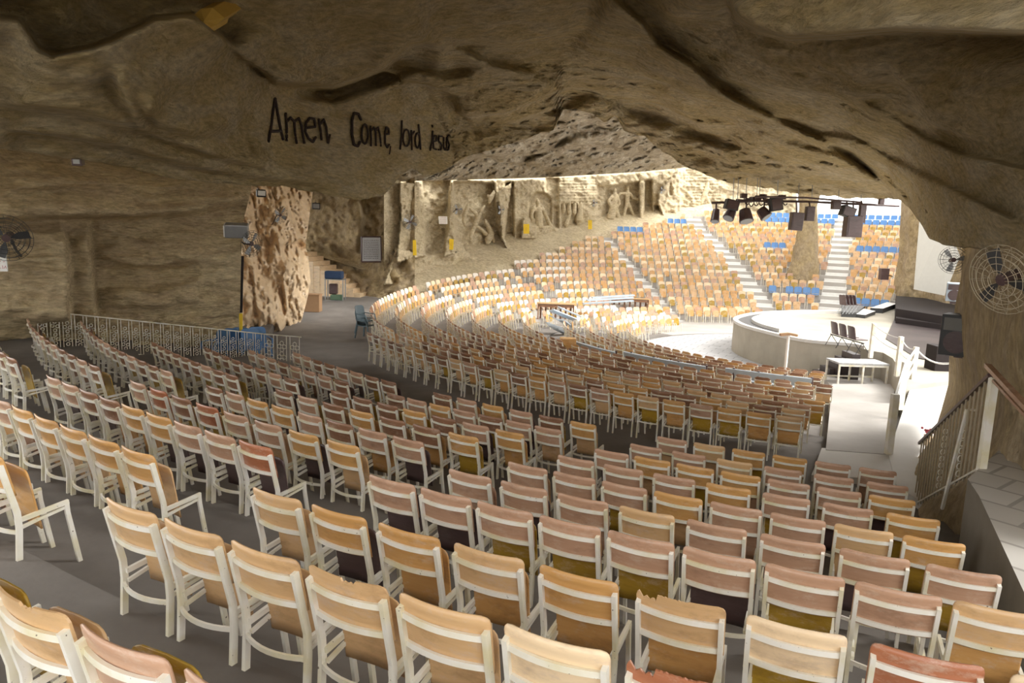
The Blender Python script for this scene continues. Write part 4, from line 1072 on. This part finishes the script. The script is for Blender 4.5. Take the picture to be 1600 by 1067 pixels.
figure('carved seated figure in the round-arched niche', [[(840,314,4),(841,322,3)], [(841,324,6),(841,335,7),(841,345,7.5),(841,356,8.5)], [(835,325,3.5),(830,334,3),(832,344,3)], [(847,325,3.5),(852,336,3),(856,345,3.5),(862,358,4)]], 0.3)
figure('carved robed figure leaning left between two columns', [[(961,296,3.2),(961,302,2.6)], [(961,303,4.5),(960,315,5),(957,328,5.5),(954,343,7.5)], [(965,306,2.6),(968,318,2.6),(960,328,2.8)], [(956,307,2.6),(951,314,2.6),(955,324,2.6)], [(964,330,4),(966,343,4.5)]], 0.2)
figure('carved striding figure beside the thin column', [[(981,292,2.8),(981,298,2.4)], [(981,300,4),(980,310,3.8),(980,320,3.6)], [(979,320,3),(976,332,2.6),(975,344,2.8)], [(983,320,3),(988,332,2.6),(995,343,3)], [(977,302,2.4),(970,302,2.2),(966,305,2.2)], [(985,303,2.6),(989,309,2.4),(998,312,2.4)]], 0.2)
figure('carved swirling group of limbs in the wide left panel', [[(731,322,3.5),(727,332,3.2),(724,345,3),(727,352,3)], [(735,326,3),(744,334,3.5),(747,342,4),(742,352,4),(738,362,3.6),(735,372,3.4)], [(747,342,3.2),(752,330,2.8),(757,322,2.6)], [(742,352,3),(752,358,3),(760,366,4)]], 0.7)
figure('carved crowd of small figures under the brick pattern', [[(880,306,2.4),(880,314,3),(881,330,3.6)], [(889,303,2.4),(889,312,3),(889,332,3.8)], [(899,306,2.4),(898,315,3),(897,334,4)], [(907,318,4),(906,330,5),(904,346,7)], [(892,330,2.5),(888,342,3),(884,352,4)]], 0.1)
figure('carved shallow figure on the far right brick panel', [[(1106,286,3),(1104,294,4),(1100,306,5)], [(1104,294,3),(1112,300,2.5),(1118,296,2.5)], [(1100,306,4),(1094,318,3.5)], [(1102,306,4),(1108,318,3.5)]], -0.05)
figure('carved angel-like forms at the top of the left ridge', [[(772,300,3),(768,308,4),(764,316,3)], [(780,292,3),(786,302,3.5),(792,312,3)], [(768,308,3),(762,306,2.5)]], -0.6)
figure('carved drooping robe form under the long left ridge', [[(758,345,3),(764,356,4.5),(768,366,5.5),(762,376,6)], [(768,366,3),(772,378,3)]], 0.4)

# ------------------------------------------------------------------ left cove: stairs, shelf, box, chairs, railing
mb = MB()
for i in range(12):
    t0 = i / 11; px = 590 - 104 * t0; py = 470 - 76 * t0; c = W(px, py, 36.2 + 0.6 * t0)
    mb.box((c.x - 0.9, c.y + 0.2, (c.z + 0.9) / 2 - 0.1), (2.2 - t0 * 0.6, 1.7, c.z - 0.9 + 0.2), Matrix.Rotation(-0.25, 3, 'Z'))
structure(mb.build('floor_cove_stairs', M['pale']))
t = thing('shelf_rack', 'grey metal rack with a blue cloth on top beside the small staircase', 'rack', G(524, 473, 1.08))
b0 = Vector(t.location); mb = MB()
for sx in (-0.42, 0.42):
    for sy in (-0.25, 0.25): mb.tube([b0 + Vector((sx, sy, 0)), b0 + Vector((sx, sy, 1.15))], 0.025, 6)
for z in (0.12, 1.12): mb.box(b0 + Vector((0, 0, z)), (0.9, 0.54, 0.03))
part(mb, 'frame', M['steel'], t)
mb = MB(); mb.box(b0 + Vector((-0.05, 0, 1.33)), (0.82, 0.5, 0.36)); tag(mb.build('blue_bundle', flat('navy_cloth', (0.025, 0.05, 0.11), 0.9), bevel=0.05), 'dark blue covered box on top of the grey rack', 'box')
mb = MB(); mb.box(b0 + Vector((0.08, -0.02, 0.27)), (0.55, 0.4, 0.24)); tag(mb.build('green_box', M['cloth_green'], bevel=0.02), 'low green box on the bottom shelf of the grey rack', 'box')
mb = MB(); mb.box(b0 + Vector((-0.1, 0.05, 0.66)), (0.4, 0.3, 0.5)); tag(mb.build('black_bag', M['dark'], bevel=0.06), 'black bag inside the grey rack above the green box', 'bag')
t = thing('cardboard_box', 'brown cardboard box on the floor beside the flowstone', 'box', G(487, 487, 1.08)); b0 = Vector(t.location); mb = MB()
mb.box(b0 + Vector((0, 0.2, 0.36)), (0.66, 0.5, 0.72)); part(mb, 'carton', M['cardboard'], t)
mb = MB(); mb.box(b0 + Vector((0, 0.2, 0.735)), (0.7, 0.54, 0.03)); part(mb, 'lid', M['cardboard'], t)
def plastic_chair(loc, rz, label, mat=None, grp=None, z0=0.0):
    mt = mat or M['bluemetal']; t = thing('plastic_chair', label, 'chair', (loc[0], loc[1], loc[2] + z0), rz, grp)
    mb = MB(); plate(mb, 0.46, 0.92, -0.20, -0.30, 0.23, 0.04, 0.02, 0.09, 10); mb.build('backrest', mt, t)
    mb = MB(); mb.sweep([(0, -0.22, 0.45), (0, 0.0, 0.42), (0, 0.22, 0.44)], 0.46, 0.03); mb.build('seat', mt, t)
    for sx in (-1, 1):
        mb = MB(); mb.sweep([(sx*0.2, 0.2, 0.43), (sx*0.24, 0.25, 0)], 0.045, 0.03); mb.build('leg', mt, t)
        mb = MB(); mb.sweep([(sx*0.2, -0.2, 0.45), (sx*0.24, -0.28, 0)], 0.045, 0.03); mb.build('leg', mt, t)
        mb = MB(); mb.sweep([(sx*0.25, -0.24, 0.66), (sx*0.26, 0.16, 0.64), (sx*0.24, 0.22, 0.43)], 0.04, 0.025); mb.build('armrest', mt, t)
    return t
teal = flat('teal_plastic', (0.10, 0.15, 0.18), 0.45)
p = G(572, 528, 1.08); plastic_chair(p, rad(-115), 'lower of two stacked blue-grey plastic armchairs at the left aisle', teal)
plastic_chair(p, rad(-115), 'upper of two stacked blue-grey plastic armchairs at the left aisle', teal, z0=0.16)
for i, (px, py) in enumerate(((335, 572), (352, 570), (372, 568), (392, 570), (408, 566))):
    p = G(px, py, 1.1); plastic_chair(p, rad(150 + 17 * i), '%s blue plastic chair from the left, behind the white railing' % ORD[i], M['bluechair'])
def railing(pts, h, n, label, name='railing'):
    pts = [Vector(p) for p in pts]; t = thing(name, label, 'railing', pts[0])
    mb = MB(); up = Vector((0, 0, h)); mb.tube([p + up for p in pts], 0.016, 6); mb.tube([p + Vector((0, 0, 0.08)) for p in pts], 0.012, 6); part(mb, 'rail', M['frame'], t)
    for (a, b), k in zip(zip(pts[:-1], pts[1:]), n):
        for i in range(k):
            p, q = a.lerp(b, i / k), a.lerp(b, (i + 1) / k); d = (q - p); mb = MB(); ax = d.cross(Vector((0, 0, 1))).normalized()
            w = d.length
            for u in (0.14, 0.86):
                g = p.lerp(q, u); mb.tube([g + Vector((0, 0, 0.08)), g + up], 0.009, 4)
            for zz in (0.34, 0.66):
                for dx_, dz_ in ((0, 0.09), (0, -0.09), (0.2, 0), (-0.2, 0)): mb.ring(p.lerp(q, 0.5 + dx_) + Vector((0, 0, h * zz + dz_)), w * 0.14, 0.008, ax, 10, 4)
            part(mb, 'panel', M['frame'], t)
    return t
ra, rb = G(471, 578, 1.08), G(411, 572, 1.08); rc = at(26.6, -57.5, 2.0)
railing([ra, rb, rc], 0.86, [3, 22], 'white iron railing with quatrefoil panels in front of the left wall')

# ------------------------------------------------------------------ desks, benches and loose stuff among the lower seats
def desk(c, rz, L, label):
    t = thing('wooden_desk', label, 'desk', c, rz); mb = MB(); mb.box((0, 0, 0.82), (L, 0.5, 0.05)); mb.build('top', M['tan'], t)
    mb = MB(); mb.box((0, 0, 0.7), (L - 0.1, 0.42, 0.12)); mb.build('drawer_box', M['brown'], t)
    for s in (-1, 1):
        mb = MB(); mb.box((s * (L / 2 - 0.08), 0, 0.4), (0.06, 0.42, 0.8)); mb.build('side_panel', M['brown'], t)
    mb = MB()
    for i in range(7): mb.box((-L / 2 + 0.2 + i * (L - 0.4) / 6, 0.18, 0.36), (0.1, 0.03, 0.66))
    mb.build('slats', M['brown'], t); return t
p = at(12.3, -122.5); desk((p.x, p.y, 0.47), rad(-2), 1.9, 'long wooden desk with slatted front among the left seats')
p = W(985, 462, 41.5); desk((p.x, p.y, 0.35), rad(-8), 2.2, 'second long wooden desk, further back in front of the far seats')
def barrier(R, t0, t1, z, label, h=0.62):
    p0 = at(R, (t0 + t1) / 2); t = thing('metal_bench', label, 'bench', (p0.x, p0.y, z)); n = 10
    arc = [at(R, t0 + (t1 - t0) * i / n, z) for i in range(n + 1)]; arc2 = [at(R - 0.22, t0 + (t1 - t0) * i / n, z) for i in range(n + 1)]
    mb = MB(); mb.sweep([p + Vector((0, 0, h)) for p in arc], 0.05, 0.26, Vector((0, 1, 0.2)).normalized()); part(mb, 'back_board', M['bluemetal'], t)
    mb = MB(); mb.sweep([p + Vector((0, 0, h - 0.2)) for p in arc2], 0.28, 0.03, Vector((-math.sin(rad((t0+t1)/2)), math.cos(rad((t0+t1)/2)), 0))); part(mb, 'seat_board', M['bluemetal'], t)
    for i in (0, 3, 6, 9):
        p = arc[i]; q = arc2[i]; mb = MB(); mb.tube([p, p + Vector((0, 0, h + 0.16))], 0.035, 6); mb.tube([q, q + Vector((0, 0, h - 0.2))], 0.03, 6); part(mb, 'leg', M['dark'], t)
    return t
barrier(11.0, -23.5, -35.5, 0.35, 'blue-grey metal bench closest to the stage stairs', 0.72)
barrier(11.0, -38.5, -54, 0.35, 'blue-grey metal bench in the middle of the curved walkway', 0.68)
barrier(11.0, -56, -72, 0.35, 'darker blue-grey metal bench at the left of the curved walkway', 0.6)
for i, (px, py, rz, rx, L) in enumerate(((872, 500, 0.9, 0.3, 1.3), (880, 492, 0.7, -0.3, 1.4), (868, 511, 0.6, 0.5, 1.1), (886, 506, 1.1, 0.1, 1.4), (890, 487, 0.5, 0.2, 1.2), (879, 519, 0.9, 0.0, 1.2))):
    c = W(px, py, 31.5 + 0.12 * i); o = bpy.data.objects.new('metal_slat', None); mb = MB(); mb.box((0, 0, 0), (L, 0.32, 0.05), Matrix.Rotation(rx, 3, 'X') @ Matrix.Rotation(0.35, 3, 'Y'))
    o = mb.build('bench_board', M['bluemetal']); o.location = c; o.rotation_euler = (0, 0, rz); tag(o, 'pale blue board, %s from the top of the tumbled pile beside the slatted desk' % ORD[[2,1,4,3,0,5][i]], 'board', 'tumbled blue boards')
for i, (px, py, L) in enumerate(((950, 472, 2.6), (953, 467, 2.4), (958, 463, 2.2))):
    c = W(px, py, 36.5 + 0.3 * i); mb = MB(); mb.box((0, 0, 0), (L, 0.35, 0.06)); o = mb.build('bench_board', M['bluemetal']); o.location = c; o.rotation_euler = (0, -0.08, 0.12)
    tag(o, 'pale blue board, %s in the flat stack before the further desk' % ['nearest', 'middle one', 'furthest'][i], 'board', 'flat stack of blue boards')
mb = MB(); p = G(886, 560, 0.5); mb.box((p.x + 0.0, p.y, 0.85), (0.55, 0.4, 0.75)); tag(mb.build('wooden_box', M['orange'], bevel=0.02), 'brown wooden box standing in the walkway below the boards', 'box')
# white pole with a weathered plank on top, near the stage
t = thing('pole', 'white pole with a weathered plank on top before the stage wall', 'pole', (W(1232, 600, 22.6).x, 22.6, 0)); pt_ = W(1232, 524, 22.6)
mb = MB(); mb.tube([Vector((pt_.x, 22.6, 0.0)), pt_], 0.05, 10); part(mb, 'post', M['white'], t)
mb = MB(); a_, b_ = W(1219, 523, 22.6), W(1245, 524, 22.6); mb.sweep([a_, (a_ + b_) / 2 + Vector((0, 0, 0.04)), b_], 0.16, 0.07, Vector((0, 1, 0))); part(mb, 'plank', M['cardboard'], t)

# ------------------------------------------------------------------ on and around the stage
mb = MB(); q = [G(1384,530,SZ).xy, G(1400,492,SZ).xy, G(1440,478,SZ).xy, (30, 40), (30, 24), (14.2, 20.2), G(1432,560,SZ).xy]
mb.prism([tuple(p) for p in q], SZ, SZ + 0.03); tag(mb.build('stage_boards', M['boards']), 'dark polished floor covering at the right rear of the stage', 'flooring')
t = thing('beam_seating', 'row of three black shell seats near the front edge of the stage', 'seating', G(1316, 545, SZ)); b0 = Vector(t.location)
dirv = (G(1334, 549, SZ) - G(1299, 538, SZ)).normalized(); nv = Vector((-dirv.y, dirv.x, 0)); rz = math.atan2(dirv.y, dirv.x)
for i in (-1, 0, 1):
    c = b0 + dirv * i * 0.55; mb = MB(); plate(mb, 0, 0.44, 0, -0.09, 0.22, 0.03, 0.02, 0.07, 10)
    o = mb.build('backrest', M['dark'], t); o.location = dirv * i * 0.55 + Vector((0, 0, 0.42)); o.rotation_euler = (0, 0, rz)
    mb = MB(); mb.box((0, 0.22, 0.42), (0.42, 0.4, 0.03)); o = mb.build('seat', M['dark'], t); o.location = dirv * i * 0.55; o.rotation_euler = (0, 0, rz)
mb = MB(); mb.tube([b0 + Vector((0,0,0.38)) - dirv * 0.85, b0 + Vector((0,0,0.38)) + dirv * 1.25], 0.02, 6); part(mb, 'beam', M['darkgrey'], t)
for i in (-0.8, -0.1, 0.6, 1.15):
    mb = MB(); mb.tube([b0 + dirv * i + Vector((0,0,0.38)), b0 + dirv * i - nv * 0.18], 0.012, 5); mb.tube([b0 + dirv * i + Vector((0,0,0.38)), b0 + dirv * i + nv * 0.3], 0.012, 5); part(mb, 'leg', M['darkgrey'], t)
for i in range(4):
    p = G(1317 + i * 5.2, 478, 1.9); t = thing('folding_chair', 'black folding chair, %s from the left of the set behind the stage' % ORD[i], 'chair', (p.x, p.y, 1.55), rad(-70), 'four black folding chairs behind the stage')
    mb = MB(); plate(mb, 0.4, 0.86, 0, -0.1, 0.2, 0.02, 0.015, 0.05, 6); mb.build('backrest', M['dark'], t)
    mb = MB(); mb.box((0, 0.2, 0.42), (0.38, 0.38, 0.03)); mb.build('seat', M['dark'], t)
    mb = MB()
    for sx in (-0.18, 0.18): mb.tube([(sx, -0.1, 0.85), (sx, 0.2, 0.0)], 0.012, 5); mb.tube([(sx, 0.2, 0.45), (sx, -0.15, 0.0)], 0.012, 5)
    mb.build('frame', M['steel'], t)
def slab(quad, z0, z1, name, label, cat, mat, top=None):
    mb = MB(); mb.prism([tuple(G(x, y, z1).xy) for x, y in quad], z0, z1); o = mb.build(name, [mat, top or mat])
    for p in o.data.polygons:
        if p.normal.z > 0.9: p.material_index = 1
    return tag(o, label, cat)
slab([(1315,487),(1338,488),(1352,478),(1316,474)], SZ, 1.5, 'stage_block', 'dark block carrying the four folding chairs behind the stage', 'platform', M['darkgrey'])
slab([(1333,490),(1352,492),(1368,486),(1349,482)], SZ, 1.42, 'stage_block', 'dark block with white top, nearer of two at the stage rear', 'platform', M['darkgrey'], M['white'])
slab([(1360,481),(1380,482),(1402,474),(1386,472)], SZ, 1.5, 'stage_block', 'dark block with white top, further of two at the stage rear', 'platform', M['darkgrey'], M['white'])
slab([(1400,497),(1480,508),(1500,500),(1400,482)], SZ + 0.03, 1.5, 'stage_step', 'low dark maroon step along the rock behind the stage', 'platform', M['redbrown'])
slab([(1400,482),(1500,498),(1500,470),(1400,462)], SZ + 0.03, 1.85, 'stage_bench', 'high dark maroon bench under the white panel', 'bench', M['redbrown'])
mb = MB(); c = [W(1437,343,36), W(1478,343,34.5), W(1500,400,34), W(1476,462,34.5), W(1428,452,36)]; bk = [p + Vector((0.05, 0.12, 0)) for p in c]
mb.add(c + bk, [(0,1,2,3,4), (9,8,7,6,5)] + [(i, 5+i, 5+(i+1) % 5, (i+1) % 5) for i in range(5)]); tag(mb.build('projection_panel', M['screen']), 'tall pale panel on the rock behind the stage', 'panel')
mb = MB(); mb.box(W(1381, 428, 40), (0.46, 0.3, 0.62)); mb.tube([W(1381, 428, 40), W(1394, 432, 41.5)], 0.04, 5); tag(mb.build('small_speaker', M['dark'], bevel=0.02), 'small black speaker on the rock edge in front of the far seats', 'speaker')
mb = MB(); p = G(1462, 580, 1.2); mb.box((p.x + 0.1, p.y, 1.55), (0.62, 0.55, 0.85)); tag(mb.build('maroon_box', M['redbrown'], bevel=0.02), 'dark maroon box on the floor under the big speaker', 'box')
# steps up to the stage
mb = MB()
for i in range(6):
    c_ = W(1272 + i * 11, 580, 24.75 - 0.16 * i)
    mb.box((c_.x, c_.y, 0.1 * (i + 1)), (0.26, 0.8, 0.2 * (i + 1)))
tag(mb.build('stage_steps', M['boards']), 'dark little flight of steps against the stage wall', 'steps')
# table
t = thing('table', 'low table with speckled grey top at the foot of the stage steps', 'table', (W(1338, 590, 22.9).x, 22.95, 0.35), 0.03); mb = MB(); mb.box((0, 0, 0.71), (1.62, 0.9, 0.05)); mb.build('top', M['marble'], t)
mb = MB(); mb.box((0, -0.42, 0.655), (1.58, 0.04, 0.07)); mb.build('apron', M['frame'], t)
for sx in (-0.77, 0, 0.77):
    for sy in (-0.42, 0.42): mb = MB(); mb.box((sx, sy, 0.34), (0.05, 0.05, 0.68)); mb.build('leg', M['frame'], t)
mb = MB(); mb.box((0, 0.42, 0.15), (1.5, 0.03, 0.05)); mb.build('stretcher', M['frame'], t)
# railing posts beside the walkway
t = thing('rope_railing', 'white posts with bars and rope along the pale walkway', 'railing', G(1388, 710, 1.12)); PB = []
for px, py, z, h in ((1388,709,1.13,1.10), (1406,640,1.14,1.1), (1425,598,1.15,0.98), (1401,588,1.2,1.12), (1360,559,1.25,1.1)):
    g = G(px, py, z); PB.append((g, h)); mb = MB(); mb.box(g + Vector((0, 0, h / 2)), (0.11, 0.11, h)); part(mb, 'post', M['frame'], t)
mb = MB()
for dz in (0.0, -0.26, -0.5):
    for i in (0, 1): mb.sweep([PB[i][0] + Vector((0, 0, PB[i][1] + dz - 0.05)), PB[i+1][0] + Vector((0, 0, PB[i+1][1] + dz - 0.05))], 0.03, 0.05)
part(mb, 'bars', M['white'], t)
def rope(mb, a, b, sag, r=0.014): mb.tube([a.lerp(b, i / 10) - Vector((0, 0, sag * 4 * (i / 10) * (1 - i / 10))) for i in range(11)], r, 5)
mb = MB(); tp_ = [g + Vector((0, 0, h - 0.04)) for g, h in PB]
rope(mb, tp_[2], W(1487, 567, 15.3), 0.15, 0.022); rope(mb, tp_[2], tp_[3], 0.12); rope(mb, tp_[3], tp_[4], 0.08); rope(mb, tp_[3] - Vector((0,0,.35)), tp_[4] - Vector((0,0,.3)), 0.08); rope(mb, tp_[2] - Vector((0,0,.3)), tp_[3] - Vector((0,0,.35)), 0.1)
part(mb, 'rope', M['white'], t)

# speakers at the right rock
def speaker(c, size, rz, label, body, horn, mount):
    t = thing('speaker', label, 'speaker', c, rz); w, d, h = size; mb = MB(); mb.box((0, 0, 0), size); cab = mb.build('cabinet', body, t, bevel=0.015)
    mb = MB(); mb.box((0, -d / 2 - 0.006, h * 0.27), (w * 0.82, 0.02, h * 0.3)); o = mb.build('horn', horn, cab); 
    mb = MB(); mb.tube([(0, -d / 2 - 0.012, -h * 0.16), (0, -d / 2 + 0.0, -h * 0.16)], w * 0.38, 20); o = mb.build('woofer', M['dark'], cab)
    mb = MB(); mb.box((w / 2 + 0.01, 0.05, -h * 0.02), (0.02, d * 0.35, h * 0.22)); mb.build('handle', M['dark'], cab)
    mb = MB(); mb.box((mount[0] / 2, mount[1] / 2, -h / 2 - 0.03), (abs(mount[0]) + 0.1, 0.3, 0.04)); mb.build('bracket', M['dark'], t); return t
speaker(W(1499, 523, 12.3), (0.50, 0.44, 0.70), rad(-42), 'big black speaker on a shelf bracket at the right rock', M['darkgrey'], flat('horn_grey', (0.16, 0.155, 0.14), 0.5), (0.55, 0.35))
speaker(W(1491, 456, 13.4), (0.26, 0.24, 0.34), rad(-30), 'small blue-grey speaker above the big black one', M['bluemetal'], M['dark'], (0.4, 0.2))

# ------------------------------------------------------------------ lighting rig over the stage
t = thing('lighting_rig', 'black pipe rig for stage lamps hung under the rock lip', 'rig', W(1260, 314, 26)); mb = MB()
mb.tube([W(1112, 317, 26), W(1180, 314, 26), W(1260, 315, 26), W(1405, 322, 26)], 0.045, 6); mb.tube([W(1180, 307, 25.4), W(1260, 309, 25.4), W(1345, 316, 25.4)], 0.035, 6); mb.tube([W(1150, 312, 26.8), W(1220, 316, 26.8)], 0.035, 6)
part(mb, 'pipes', M['dark'], t); mb = MB()
for px in (1145, 1152, 1165, 1182, 1186, 1214, 1247, 1268, 1310, 1345): mb.tube([W(px, 318, 26), W(px + 2, 278, 26)], 0.012, 4)
part(mb, 'hanging_wires', M['steel'], t); mb = MB()
for i in range(9):
    c = W(1162 + 7.5 * i, 306 + (i * 7) % 9, 26 + 0.2 * (i % 3)); mb.box(c, (0.2, 0.2, 0.16), Matrix.Rotation(i, 3, 'Z'))
    rope(mb, c, W(1170 + 7.5 * i, 318, 26), 0.15, 0.02)
part(mb, 'cable_tangle', M['dark'], t)
def can(px, py, w, h, label, tilt=0.3, rz=0.0):
    c = W(px, py, 26); k = 26 / FPX; t = thing('stage_lamp', label, 'lamp', c, rz); mb = MB()
    a = Vector((math.sin(tilt), -0.5, -math.cos(tilt))).normalized(); L = h * k * 0.55; r = w * k * 0.46
    mb.tube([-a * L, -a * L * 0.6, a * L * 0.2, a * L], r * 0.75, 14, r); hs = mb.build('housing', M['dark'], t)
    mb = MB(); mb.tube([a * (L + 0.005), a * (L + 0.02)], r * 0.85, 14); mb.build('lens', M['steel'], hs)
    mb = MB(); top = Vector((0, 0, (py - 316) * k)); mb.tube([Vector((0, 0, 0)), top], 0.03, 6); mb.build('yoke', M['dark'], t)
def bx_lamp(px, py, w, h, label, mat, name='stage_lamp', cat='lamp', rot=0.0):
    c = W(px, py, 25.7); k = 26 / FPX; t = thing(name, label, cat, c); mb = MB(); mb.box((0, 0, 0), (w * k, w * k * 0.7, h * k), Matrix.Rotation(rot, 3, 'Y')); mb.build('housing', mat, t, bevel=0.02)
    mb = MB(); mb.box((0, -w * k * 0.36, 0), (w * k * 0.8, 0.02, h * k * 0.8), Matrix.Rotation(rot, 3, 'Y')); mb.build('front', M['dark'], t)
    mb = MB(); mb.tube([Vector((0, 0, h * k * 0.4)), Vector((0, 0.15, max(0.1, (py - 315) * k)))], 0.03, 6); mb.build('hook', M['dark'], t)
can(1118, 337, 15, 18, 'black stage lamp hanging lowest at the left end of the rig', -0.2)
can(1141, 334, 19, 16, 'black stage lamp, second hanging from the left end of the rig', -0.5)
can(1165, 337, 24, 17, 'widest black round stage lamp, third from the left', 0.1)
can(1193, 333, 21, 14, 'black round stage lamp, fourth from the left', 0.6)
bx_lamp(1143, 320, 20, 15, 'dark grey box lamp above the second round lamp', M['darkgrey'], rot=0.2)
bx_lamp(1212, 319, 18, 20, 'dark grey box lamp beside the cable tangle', M['darkgrey'], rot=-0.2)
bx_lamp(1244, 346, 18, 27, 'tall black hanging box lamp left of the rock column', M['dark'], rot=0.05)
bx_lamp(1265, 334, 13, 22, 'narrow black box lamp in front of the rock column', M['dark'])
bx_lamp(1306, 320, 13, 14, 'small square black lamp right of the rock column', M['dark'])
bx_lamp(1324, 331, 20, 16, 'grey floodlight above the hanging black speaker', M['darkgrey'], rot=0.3)
bx_lamp(1332, 354, 24, 32, 'big black speaker hanging above the far aisle', M['dark'], 'hanging_speaker', 'speaker')
bx_lamp(1347, 334, 10, 27, 'thin black box lamp right of the hanging speaker', M['dark'])
bx_lamp(1377, 315, 8, 9, 'tiny black lamp near the right end of the rig', M['dark'])

# ------------------------------------------------------------------ fence on the terrace
A = W(1526, 741, 7.15); B = W(1424, 795, 10.8); hA = W(1547, 586, 7.15).z - A.z; hB = W(1420, 692, 10.8).z - B.z
t = thing('iron_fence', 'cream iron bar fence descending beside the right rock wall', 'fence', A)
mb = MB(); mb.sweep([A + Vector((0, 0, hA)), B + Vector((0, 0, hB))], 0.05, 0.035); part(mb, 'top_rail', M['dark'], t)
mb = MB(); mb.sweep([A + Vector((0, 0, 0.05)), B + Vector((0, 0, 0.05))], 0.03, 0.02); part(mb, 'bottom_rail', M['frame'], t)
mb = MB(); mb.box(A + Vector((0.04, 0, hA / 2 - 0.02)), (0.075, 0.06, hA)); part(mb, 'end_post', M['frame'], t)
for i in range(1, 20):
    p = A.lerp(B, i / 20); h = hA + (hB - hA) * i / 20; mb = MB(); mb.box(p + Vector((0, 0, h / 2)), (0.015, 0.015, h)); part(mb, 'bar', M['fence'], t)
mb = MB()
for i in (6, 13):
    p = A.lerp(B, i / 25)
    for j in range(9): mb.ring(p + Vector((0, -0.02, 0.15 + j * 0.09)), 0.035, 0.007, Vector((0.3, -1, 0)), 10, 4)
part(mb, 'scrollwork', M['frame'], t)
mb = MB(); mb.sweep([W(1526, 641, 7.9), W(1511, 640, 7.9), W(1472, 795, 8.3)], 0.03, 0.03, Vector((0, 1, 0))); part(mb, 'brace', M['frame'], t)
t = thing('handrail', 'brown handrail slanting along the near right rock', 'railing', W(1545, 575, 7.1)); mb = MB()
mb.sweep([W(1543, 571, 7.2), W(1640, 675, 5.6)], 0.06, 0.04); mb.sweep([W(1548, 590, 7.2), W(1640, 690, 5.7)], 0.025, 0.025); part(mb, 'rail', M['brown'], t)
t = thing('flower_pot', 'pink flowers at the end of the low rock by the walkway', 'flowers', G(1450, 700, 1.13)); b0 = Vector(t.location) + Vector((0.1, 0.2, 0)); mb = MB(); mb.tube([b0, b0 + Vector((0, 0, 0.2))], 0.06, 12, 0.08); part(mb, 'pot', M['pale'], t)
mb = MB()
for i in range(14): q = Vector((rng.uniform(-.1, .1), rng.uniform(-.08, .08), 0.23 + rng.uniform(0, .09))); mb.box(b0 + q, (0.035, 0.03, 0.03), Matrix.Rotation(rng.uniform(0, 3), 3, 'X') @ Matrix.Rotation(rng.uniform(0, 3), 3, 'Z'))
part(mb, 'petals', M['pink'], t)
